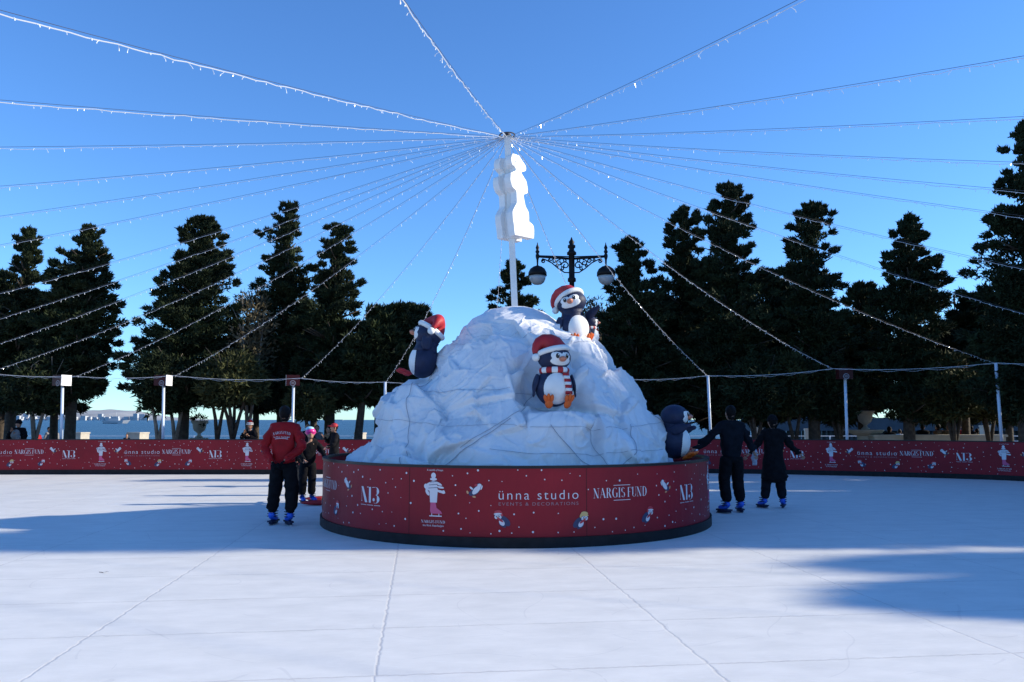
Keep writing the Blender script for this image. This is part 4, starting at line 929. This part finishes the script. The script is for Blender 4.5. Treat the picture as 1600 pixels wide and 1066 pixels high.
c = W(181, 660, 900); sh = empty('ship', (c.x, 900, -2.6), math.radians(4), label='small white ship on the water left of the mountain', cat='ship')
hu = MB(); hu.add([(-13, -2.5, 0), (8, -2.5, 0), (12.5, 0, 0), (8, 2.5, 0), (-13, 2.5, 0), (-14, -3, 3.2), (9, -3, 3.4), (16, 0, 4.2), (9, 3, 3.4), (-14, 3, 3.2)], [(0, 1, 6, 5), (1, 2, 7, 6), (2, 3, 8, 7), (3, 4, 9, 8), (4, 0, 5, 9), (5, 6, 7, 8, 9)]); hu.build('hull', [wh], sh)
MB().box((-5, 0, -.4 + .5), (16, 5.2, 1.2)).build('waterline', quaym, sh)
s_ = MB(); s_.box((-2, 0, 4.6), (11, 4, 2.6)); s_.box((0, 0, 6.9), (6, 3.6, 2)); s_.tube([(0, 0, 7.5), (0, 0, 12.5)], .2); s_.tube([(-3, 0, 6), (-7, 0, 10)], .3); s_.box((-4.5, 0, 7), (1.6, 1.6, 2.5)); s_.build('superstructure', wh, sh)
c = W(527, 656, 4200); s2 = empty('tanker', (c.x, 4200, -2.6), label='tiny pale tanker on the horizon left of the mountain', cat='ship')
MB().box((0, 0, 2.5), (60, 10, 5)).build('hull', mat('far_grey', (.35, .42, .48), .8), s2); MB().box((-20, 0, 10), (10, 8, 12)).build('bridge', wh, s2)
# hills and the town across the bay
hm = mat('far_hill', (.30, .31, .32), .9, var=.12, vscale=.004)  # pale grey in the hill colour stands in for distance haze
hv = []; hf = []; n_ = 160
for i in range(n_ + 1):
    px = -160 + 480 * i / n_; c = W(px, 656, 5200)
    hgt = max(2, (62 * math.exp(-((px - 20) / 120) ** 2) + 34 * math.exp(-((px - 125) / 60) ** 2) + 10 * noise.noise(Vector((px * .04, 0, 0))) + 6) * min(1, (330 - px) / 90))
    hv += [(c.x, 5200, -4), (c.x, 5350, hgt * .55), (c.x, 5900, hgt)]
    if i < n_:
        o_ = i * 3; hf += [(o_, o_ + 3, o_ + 4, o_ + 1), (o_ + 1, o_ + 4, o_ + 5, o_ + 2)]
MB().add(hv, hf).build('far_hills', hm, kind='structure')
rt = random.Random(9); tw = MB()
for i in range(170):
    px = -150 + 380 * rt.random() ** .8; Yb = rt.uniform(5060, 5180); c = W(px, 656, Yb); hh = rt.uniform(8, 24) * (1 if rt.random() < .85 else 1.8); tw.box((c.x, Yb, hh / 2 - 2.6), (rt.uniform(12, 40), 18, hh))
tw.build('far_town', wh, label='hazy white town strung along the far shore at the left', cat='town', kind='stuff')

# ------------------------------------------------------------------ people
def skin_mesh(verts, edges, radii, root=0, sub=2):
    me = bpy.data.meshes.new('s'); me.from_pydata([tuple(v) for v in verts], edges, []); o = bpy.data.objects.new('s', me); COL.objects.link(o)
    md = o.modifiers.new('s', 'SKIN'); md.use_smooth_shade = True
    if not me.skin_vertices: me.attributes
    sv = me.skin_vertices[0].data
    for i, r in enumerate(radii): sv[i].radius = r if hasattr(r, '__len__') else (r, r); sv[i].use_root = (i == root)
    m2 = o.modifiers.new('u', 'SUBSURF'); m2.levels = sub; m2.render_levels = sub
    dg = bpy.context.evaluated_depsgraph_get(); dg.update(); ev = o.evaluated_get(dg).to_mesh()
    V = [tuple(v.co) for v in ev.vertices]; F = [tuple(p.vertices) for p in ev.polygons]
    o.evaluated_get(dg).to_mesh_clear(); bpy.data.objects.remove(o); bpy.data.meshes.remove(me); return V, F
BASE = dict(pel=(0, 0, .96), wai=(0, .0, 1.10), che=(0, .01, 1.32), nek=(0, .01, 1.47), hed=(0, -.01, 1.62),
            shL=(.175, .01, 1.42), elL=(.24, .03, 1.14), wrL=(.25, -.05, .90), shR=(-.175, .01, 1.42), elR=(-.24, .03, 1.14), wrR=(-.25, -.05, .90),
            hiL=(.09, 0, .92), knL=(.105, -.02, .50), anL=(.11, .02, .10), hiR=(-.09, 0, .92), knR=(-.105, -.02, .50), anR=(-.11, .02, .10))
def person(label, loc, rz, h=1.75, pose=None, top='black', legs='black', shoes='skate', hair='hair', hat=None, hands=True, coat=False, face=True, group=None, bulk=1.0, text=False, hood=False, gloves=None, footdir=None, sub=2):
    J = {k: Vector(v) for k, v in BASE.items()}
    for k, v in (pose or {}).items(): J[k] = Vector(v)
    root = empty('person', loc, math.radians(rz), label=label, cat='person', group=group, scale=h / 1.75)
    # body
    names = ['pel', 'wai', 'che', 'nek', 'shL', 'elL', 'wrL', 'shR', 'elR', 'wrR', 'hiL', 'knL', 'anL', 'hiR', 'knR', 'anR']
    rad = dict(pel=(.13, .10), wai=(.12, .09), che=(.14, .10), nek=.052, shL=.055, elL=.04, wrL=.026, shR=.055, elR=.04, wrR=.026, hiL=.085, knL=.055, anL=.035, hiR=.085, knR=.055, anR=.035)
    vs = [J[n_] for n_ in names]; rd = [rad[n_] for n_ in names]; ix = {n_: i for i, n_ in enumerate(names)}
    ed = [(ix[a], ix[b]) for a, b in (('pel', 'wai'), ('wai', 'che'), ('che', 'nek'), ('che', 'shL'), ('shL', 'elL'), ('elL', 'wrL'), ('che', 'shR'), ('shR', 'elR'), ('elR', 'wrR'), ('pel', 'hiL'), ('hiL', 'knL'), ('knL', 'anL'), ('pel', 'hiR'), ('hiR', 'knR'), ('knR', 'anR'))]
    vs.append(J['nek'] + (J['hed'] - J['nek']) * .6); rd.append(.05); ed.append((ix['nek'], len(vs) - 1))
    V, F = skin_mesh(vs, ed, rd, 0, sub); b_ = MB().add(V, F)
    def handgeo(mb, W_, E_, s):
        d = (W_ - E_).normalized(); side = d.cross(Vector((0, 1, 0))); side = side.normalized() if side.length > .1 else Vector((1, 0, 0)); nrm = d.cross(side)
        pv = [W_ - d * .01, W_ + d * .05]; pr = [.024, (.034, .02)]; pe = [(0, 1)]
        v_, f_ = skin_mesh([W_ - d * .015, W_ + d * .03, W_ + d * .075], [(0, 1), (1, 2)], [(.024, .02), (.036, .018), (.038, .016)], 0, 1); mb.add(v_, f_)
        for k, ln_ in zip((-1.5, -.5, .5, 1.5), (.062, .074, .07, .055)):
            p0 = W_ + d * .075 + side * k * .018; mb.tube([p0, p0 + d * ln_ * .5 + nrm * .006, p0 + d * ln_ * .9 + nrm * .022], [.009, .0085, .006], 6)
        p0 = W_ + d * .02 + side * (.03 * s); mb.tube([p0, p0 + side * s * .025 + d * .03, p0 + side * s * .032 + d * .058], [.011, .010, .007], 6)
    if hands and gloves is None:
        handgeo(b_, J['wrL'], J['elL'], 1); handgeo(b_, J['wrR'], J['elR'], -1)
    hd = J['hed'] + Vector((0, 0, .02)); fw = Vector((0, -1, 0)); hdir = (J['hed'] - J['nek']); Rh = Matrix.Rotation(math.atan2(-hdir.y, hdir.z) * .0, 3, 'X')
    if 'hyaw' in (pose or {}): Rh = Rz(pose['hyaw'][0]) @ Rx(pose['hyaw'][1])
    b_.ell(hd, (.076, .095, .118), 0, Rh, 22, 16); b_.ell(hd + Rh @ Vector((0, -.035, -.06)), (.052, .055, .055), 0, Rh, 16, 10)
    b_.ell(hd + Rh @ Vector((0, -.098, -.012)), (.013, .018, .024), 0, Rh, 10, 8)
    for s in (-1, 1):
        b_.ell(hd + Rh @ Vector((.077 * s, .01, -.01)), (.012, .022, .032), 0, Rh, 8, 8); b_.ell(hd + Rh @ Vector((.031 * s, -.085, .012)), (.012, .008, .008), 1, Rh, 8, 6)
    b_.ell(hd + Rh @ Vector((0, -.087, -.058)), (.022, .007, .006), 2, Rh, 8, 6)
    b_.build('body', [M['skin'], M['eye'], M['redcl']], root, True)
    # hair
    hb2 = MB(); hc = hd + Rh @ Vector((0, .018, .022))
    hb2.ell(hc, (.086, .098, .112), 0, Rh @ Rx(-22), 24, 16)
    hb2.ell(hd + Rh @ Vector((0, .035, -.06)), (.062, .05, .06), 0, Rh, 14, 10)
    V2 = []
    for v in hb2.v:
        v = Vector(v); l = Rh.transposed() @ (v - hd)
        if l.y < -.03 and l.z < .055: l.y = -.03 + (l.y + .03) * .15
        v = hd + Rh @ l; v += Vector((0, 0, 0)) + (v - hd).normalized() * .007 * noise.noise(v * 40); V2.append(tuple(v))
    hb2.v = V2; hb2.build('hair', M[hair], root, True)
    if hat:
        hm_ = MB(); kind, c1, c2 = hat
        if kind == 'beanie':
            hm_.ell(hd + Rh @ Vector((0, .008, .045)), (.094, .110, .105), 0, Rh, 22, 12); hm_.tube([hd + Rh @ Vector((.093 * math.cos(a), .108 * math.sin(a) + .008, .045)) for a in np.linspace(0, 2 * PI, 20)], .016, 8, 1)
        elif kind == 'santa':
            hm_.lathe([(.10, .04), (.098, .10), (.08, .14), (.055, .18), (.03, .20), (.001, .205)], hd, 18, 0, Rh); hm_.tube([hd + Rh @ Vector((.10 * math.cos(a), .11 * math.sin(a), .045)) for a in np.linspace(0, 2 * PI, 20)], .024, 8, 1); hm_.ell(hd + Rh @ Vector((.04, .03, .21)), (.028,) * 3, 1)
            hm_.tube([hd + Rh @ Vector((.092 * math.cos(a), .10 * math.sin(a), .095)) for a in np.linspace(0, 2 * PI, 20)], .014, 8, 1)
        elif kind == 'cap':
            hm_.ell(hd + Rh @ Vector((0, .008, .05)), (.092, .108, .085), 0, Rh, 22, 12); hm_.ell(hd + Rh @ Vector((0, -.13, .05)), (.07, .07, .010), 1, Rh, 16, 8)
        elif kind == 'helmet':
            hm_.ell(hd + Rh @ Vector((0, .012, .05)), (.118, .135, .10), 0, Rh, 26, 14); hm_.ell(hd + Rh @ Vector((-.02, -.02, .115)), (.10, .10, .055), 1, Rh, 20, 10); hm_.tube([hd + Rh @ Vector((.117 * math.cos(a), .134 * math.sin(a) + .012, .035)) for a in np.linspace(0, 2 * PI, 24)], .014, 8, 0)
        hm_.build({'beanie': 'beanie', 'santa': 'striped_hat', 'cap': 'cap', 'helmet': 'helmet'}[kind], [M[c1], M[c2]], root, True)
    # jacket
    k = bulk
    jn = ['wai', 'che', 'nek', 'shL', 'elL', 'wrL', 'shR', 'elR', 'wrR']; jr = dict(wai=(.165 * k, .125 * k), che=(.185 * k, .135 * k), nek=(.085, .085), shL=.088 * k, elL=.068 * k, wrL=.048 * k, shR=.088 * k, elR=.068 * k, wrR=.048 * k)
    jv = [J[n_].copy() for n_ in jn]; jrr = [jr[n_] for n_ in jn]; jx = {n_: i for i, n_ in enumerate(jn)}
    jv[2] = J['nek'] + Vector((0, 0, .055))
    je = [(jx[a], jx[b]) for a, b in (('wai', 'che'), ('che', 'nek'), ('che', 'shL'), ('shL', 'elL'), ('elL', 'wrL'), ('che', 'shR'), ('shR', 'elR'), ('elR', 'wrR'))]
    jv.append(J['pel'] + Vector((0, 0, -.12))); jrr.append((.225 * k, .17 * k) if coat else (.19 * k, .15 * k)); je.append((0, len(jv) - 1))
    if coat: jv.append(J['pel'] + Vector((0, .01, -.30))); jrr.append((.25 * k, .19 * k)); je.append((len(jv) - 2, len(jv) - 1)); jv.append(J['pel'] + Vector((0, .01, -.50))); jrr.append((.29 * k, .21 * k)); je.append((len(jv) - 2, len(jv) - 1))
    V, F = skin_mesh(jv, je, jrr, 1, sub)
    V = [tuple(Vector(v) + Vector((1, 1, 0)) * .008 * noise.noise(Vector(v) * 13) + (Vector((v[0], v[1], 0)) * .17 * noise.noise(Vector((v[0] * 6, v[1] * 6, v[2] * 24 + 9 * v[0]))))) for v in V]
    jk = MB().add(V, F).build('coat' if coat else 'jacket', M[top], root, True)
    if text:
        bv = BVHTree.FromPolygons([Vector(v) for v in V], F); F1 = Flat().merge(serif('NARGIS FUND', .040, .27), 0, 0)
        F1.v = [(x, z - 1.3 * x * x + .012, l) for x, z, l in F1.v]; F1.merge(font_flat('Ice Rink Azerbaijan', .032), 0, -.045)
        for q_ in range(10): a0 = -.1 + q_ * .02; F1.bar(a0, -.055 - 4 * .0 - .9 * a0 * a0, a0 + .021, -.055 - .9 * (a0 + .021) ** 2, .006)
        tv = []
        for x, z, l in F1.v:
            hit = bv.ray_cast(Vector((x, 1, z + 1.335)), Vector((0, -1, 0)))[0]; tv.append((x, (hit.y if hit else .15) + .006, z + 1.335))
        # seen from behind, x runs the other way
        tv = []
        for x, z, l in F1.v:
            hit = bv.ray_cast(Vector((-x, 1, z + 1.335)), Vector((0, -1, 0)))[0]; tv.append((-x, (hit.y if hit else .15) + .006, z + 1.335))
        mb_ = MB(); mb_.v = tv; mb_.f = F1.f; mb_.m = [0] * len(F1.f); mb_.build('back_print', M['white_print'], jk)
    # trousers
    tn = ['hiL', 'knL', 'anL', 'hiR', 'knR', 'anR']; tv = [J['pel']] + [J[n_].copy() for n_ in tn]; trd = [(.135, .105), .128, .10, .088, .128, .10, .088]
    tv[3] = tv[3] + Vector((0, 0, .06)); tv[6] = tv[6] + Vector((0, 0, .06)); tv[1] += Vector((0, 0, -.05)); tv[4] += Vector((0, 0, -.05))
    V, F = skin_mesh(tv, [(0, 1), (1, 2), (2, 3), (0, 4), (4, 5), (5, 6)], trd, 0, sub)
    V = [tuple(Vector(v) + Vector((1, 1, 0)) * .022 * noise.noise(Vector((v[0] * 8, v[1] * 8, v[2] * 22 + 12 * v[0])))) for v in V]
    MB().add(V, F).build('trousers', M[legs], root, True)
    for s, an in ((0, 'anL'), (1, 'anR')):
        A = J[an]; fd = Rz(footdir[s]) @ Vector((0, -1, 0)) if footdir else Vector((0, -1, 0)); bl = .045 if shoes == 'skate' else 0; zf = max(0, A.z - .10)
        g0 = Vector((A.x, A.y, zf)); b2_ = MB()
        V, F = skin_mesh([g0 + Vector((0, 0, .20)), g0 + Vector((0, 0, .08 + bl)), g0 + Vector((0, 0, .045 + bl)) + fd * .09, g0 + Vector((0, 0, .035 + bl)) + fd * .17], [(0, 1), (1, 2), (2, 3)], [(.062, .066) if bl else .05, .060, (.052, .045), (.046, .032)], 0, 2)
        b2_.add(V, F)
        if bl:
            ang = math.atan2(fd.y, fd.x); R = Matrix.Rotation(ang, 3, 'Z')
            b2_.box(g0 + fd * .06 + Vector((0, 0, bl + .012)), (.26, .075, .024), 2, R)
            b2_.box(g0 + fd * .06 + Vector((0, 0, .03)), (.24, .035, .03), 2, R); b2_.box(g0 + fd * .06 + Vector((0, 0, .009)), (.29, .005, .018), 1, R)
            for q_ in range(3): b2_.box(g0 + fd * (.02 + .01 * q_) + Vector((0, 0, .13 + .035 * q_)), (.09, .128, .012), 2, R)
        b2_.build('skate' if bl else 'shoe', [M['skate'] if bl else M['black'], M['steel'], M['navy'] if bl else M['black']], root, True)
    if gloves: 
        gb = MB(); handgeo(gb, J['wrL'], J['elL'], 1); handgeo(gb, J['wrR'], J['elR'], -1); gb.build('gloves', M[gloves], root, True)
    return root
def gp(px, Y, z=0): v = W(px, 600, Y); return (v.x, Y, z)

# 1 man in the red jacket, back to us, hands joined behind
person('man in red jacket and black trousers seen from behind, hands joined at his back', gp(447, 12.35), 176, 1.80,
       dict(elL=(.30, .06, 1.14), wrL=(.10, .20, .93), elR=(-.30, .06, 1.14), wrR=(-.08, .22, .95), anL=(.17, -.02, .10), anR=(-.13, .04, .10), knL=(.15, -.05, .5), knR=(-.13, -.03, .5), hyaw=(0, -8, 0)),
       top='redcl', legs='black', text=True, footdir=(-6, 38), bulk=1.12, gloves='black')
# 2 child in the pink helmet
person('child in pink and pale blue helmet beside the man in red', gp(484, 15.6), 28, 1.46, dict(elL=(.30, -.15, 1.16), wrL=(.34, -.38, 1.02), elR=(-.22, -.12, 1.12), wrR=(-.16, -.34, 1.0), wai=(0, -.03, 1.1), che=(0, -.10, 1.30), nek=(0, -.15, 1.44), hed=(0, -.20, 1.57), shL=(.16, -.1, 1.39), shR=(-.16, -.1, 1.39), hyaw=(-10, -12, 0)),
       top='black', legs='black', hat=('helmet', 'pink', 'cyan'), footdir=(30, 10), bulk=1.05)
person('small skater mostly hidden behind the man in red, blue skates showing', gp(461, 17.2), 150, 1.30, dict(knL=(.12, -.1, .5)), top='black', legs='blackn', footdir=(20, -20))
# 3 skater in a red cap behind the barrier ring
person('teenager in red cap and black coat skating behind the round barrier', gp(524, 19.6), -60, 1.50, dict(elR=(-.26, -.1, 1.2), wrR=(-.14, -.26, 1.38), elL=(.28, -.1, 1.16), wrL=(.22, -.3, 1.1)), top='black', legs='black', hat=('cap', 'hatred', 'hatred'), coat=True)
# 4, 5 couple on the right
person('skater in dark jumper with arm stretched to the barrier, left of the couple', gp(1140, 13.95), 188, 1.83,
       dict(shR=(-.19, .01, 1.43), elR=(-.27, -.02, 1.15), wrR=(-.36, -.08, .95), elL=(.42, -.1, 1.24), wrL=(.62, -.18, 1.08), shL=(.19, .01, 1.43), anL=(.10, .10, .10), knL=(.13, -.02, .52), anR=(-.16, -.06, .10), knR=(-.14, -.08, .5)) if False else
       dict(elL=(.40, -.02, 1.20), wrL=(.60, -.08, 1.05), elR=(-.30, .0, 1.18), wrR=(-.42, -.05, .98), anL=(.12, .06, .10), knL=(.14, -.02, .50), anR=(-.15, -.02, .10), knR=(-.12, -.06, .5)), top='blackn', legs='black', footdir=(40, -4), bulk=1.06)
person('skater in long black coat, right one of the couple', gp(1205, 14.7), 178, 1.66,
       dict(elR=(-.36, -.02, 1.16), wrR=(-.52, -.06, 1.02), elL=(.32, -.02, 1.18), wrL=(.46, -.04, 1.02), anL=(.20, .02, .10), knL=(.15, -.02, .5), anR=(-.14, .02, .10), knR=(-.12, -.02, .5)), top='black', legs='blackn', coat=True, footdir=(34, -25), bulk=1.05, hat=('beanie', 'black', 'black'))
bg_ = MB(); P0 = W(1180, 712, 14.3)
mit = MB(); mit.tube([(0, 0, .12), (0, 0, .02), (-.015, 0, -.06), (-.02, 0, -.12)], [.02, .05, .055, .03], 10); mit.tube([(-.03, 0, 0), (-.07, 0, -.05)], [.022, .014], 8)
for dx in (-.03, -.01, .012, .03): mit.tube([(dx - .01, 0, -.1), (dx - .015, 0, -.17)], [.014, .010], 7)
mit.build('glove', mat('glove_grey', (.40, .42, .50), .7), None, True, loc=P0, label='pale grey glove dangling between the two dark skaters', cat='glove')
# 6.. spectators
S0 = dict(elL=(.26, -.12, 1.16), wrL=(.10, -.28, 1.30), elR=(-.26, -.12, 1.16), wrR=(-.08, -.30, 1.42))
grp = None
person('man in black beanie raising a phone behind the far left barrier', gp(33, 25.3, -.14), 8, 1.72, S0, top='black', legs='black', shoes='shoe', hat=('beanie', 'black', 'black'), bulk=1.2)
sc_ = MB(); q0 = W(24, 679, 25.05); sc_.ell((0, 0, 0), (.14, .08, .16), 0, Ry(25)); sc_.ell((.08, 0, -.1), (.09, .07, .1), 0); sc_.build('bag', M['grey'], None, True, loc=q0, label='grey bag held by the man in the black beanie', cat='bag')
person('person in striped santa hat photographing over the left barrier', gp(393, 25.4, -.14), -5, 1.66, S0, top='black', legs='black', shoes='shoe', hat=('santa', 'redcl', 'pwhite'), bulk=1.1)
person('distant walker in dark coat and red scarf near the pale forked tree', gp(63, 39, -.5), 70, 1.60, top='redcl', legs='black', shoes='shoe', hands=False, sub=1)
person('left one of two distant walkers in grey coats', gp(81, 41, -.5), 80, 1.72, top='grey', legs='black', shoes='shoe', hands=False, sub=1, coat=True)
person('right one of two distant walkers in grey coats', gp(91, 41, -.5), 80, 1.70, top='grey', legs='denim', shoes='shoe', hands=False, sub=1, coat=True)
person('person seated low beside the pale stone pillar at left', gp(202, 42, -.5), 20, 1.35, top='blackn', legs='black', shoes='shoe', hands=False, sub=1)
person('woman in pale grey coat behind the barrier right of the man in red', gp(497, 26.5, -.14), 5, 1.55, top='grey', legs='black', shoes='shoe', hands=False)
person('person in brown coat behind the barrier beside the red-capped teenager', gp(515, 26.0, -.14), -20, 1.50, top='tan', legs='black', shoes='shoe', hands=False, sub=1)
person('dark-haired spectator peering over the barrier behind the pink helmet', gp(482, 26.2, -.14), 10, 1.60, top='blackn', legs='black', shoes='shoe', hands=False, sub=1)
SEAT = dict(knL=(.12, -.40, .55), knR=(-.12, -.40, .55), anL=(.12, -.42, .10), anR=(-.12, -.42, .10), hiL=(.09, 0, .6), hiR=(-.09, 0, .6), pel=(0, 0, .64), wai=(0, 0, .76), che=(0, -.02, .98), nek=(0, -.03, 1.13), hed=(0, -.05, 1.27),
            shL=(.17, 0, 1.07), elL=(.24, -.08, .82), wrL=(.14, -.28, .72), shR=(-.17, 0, 1.07), elR=(-.24, -.08, .82), wrR=(-.14, -.28, .72))
for px, Y, tp_, ht, lab, rz in ((1386, 29, 'black', None, 'person in black seated right of the stone urn', 150), (1438, 28.9, 'black', None, 'person in black jacket seated alone behind the parapet', 160), (1463, 29.0, 'tan', None, 'person in brown fur coat seated left in the group', 200), (1479, 28.9, 'tan', 'x', 'person in tan coat seated in the middle of the group', 170), (1494, 29.0, 'redcl', None, 'person in dark red jacket seated right in the group', 150)):
    person(lab, gp(px, Y, .14 if px != 1386 else .05), rz, 1.62, SEAT, top=tp_, legs='black', shoes='shoe', hands=False, sub=1, hair='hair' if ht is None else 'tan', bulk=1.25)
person('standing person in dark coat left of the olive coat', gp(1513, 34, -.5), 170, 1.85, top='blackn', legs='black', shoes='shoe', hands=False, sub=1, coat=True)
person('standing person in olive coat behind the parapet', gp(1522, 34, -.5), 190, 1.72, top='olive', legs='black', shoes='shoe', hands=False, sub=1, coat=True)
person('distant pair member in white jacket by the water at right', gp(1402, 38, -.5), 150, 1.65, top='pwhite', legs='denim', shoes='shoe', hands=False, sub=1)
person('distant walker in grey near the trunk right of the urn', gp(1412, 39, -.5), 200, 1.65, top='grey', legs='black', shoes='shoe', hands=False, sub=1)

# red skating aid half hidden by the round barrier at left
sa = empty('skating_aid', (W(503, 700, 15.6).x, 15.6, 0), math.radians(-80), label='red skating aid on the ice at the left edge of the round barrier', cat='skating aid')
for s in (-1, 1):
    r_ = MB(); r_.ell((s * .42, 0, .05), (.09, .34, .045), 0); r_.build('runner', M['hatred'], sa, True)
MB().tube([(-.42, .1, .06), (-.3, .12, .55), (.3, .12, .55), (.42, .1, .06)], .03, 8).build('frame', M['hatred'], sa, True)
# seagull on the pillar
gl = MB(); gl.ell((0, 0, .09), (.10, .05, .05), 0, Ry(20)); gl.ell((-.08, 0, .16), (.035, .03, .035)); gl.tube([(-.11, 0, .16), (-.15, 0, .15)], [.01, .003], 6); gl.ell((.1, 0, .07), (.08, .03, .02)); gl.tube([(0, .015, .06), (0, .015, 0)], .006, 5); gl.tube([(0, -.015, .06), (0, -.015, 0)], .006, 5)
p_ = W(560, 678, 44.9); p_.z = .7
gl.build('seagull', M['pwhite'], None, True, loc=(p_.x, 45.4, .705), label='white gull perched on the sea railing left of the mountain', cat='bird')
# leaf on the ice
lf = MB(); lf.add([(0, 0, .004), (.03, .015, .012), (.07, 0, .02), (.03, -.015, .010)], [(0, 1, 2, 3)]); lf.tube([(0, 0, .004), (-.05, .01, .006)], .003, 4)
pl_ = W(165, 895, 8.6); lf.build('fallen_leaf', M['bark'], None, loc=(pl_.x, 8.55, .002), label='small brown leaf lying on the ice at left', cat='leaf')
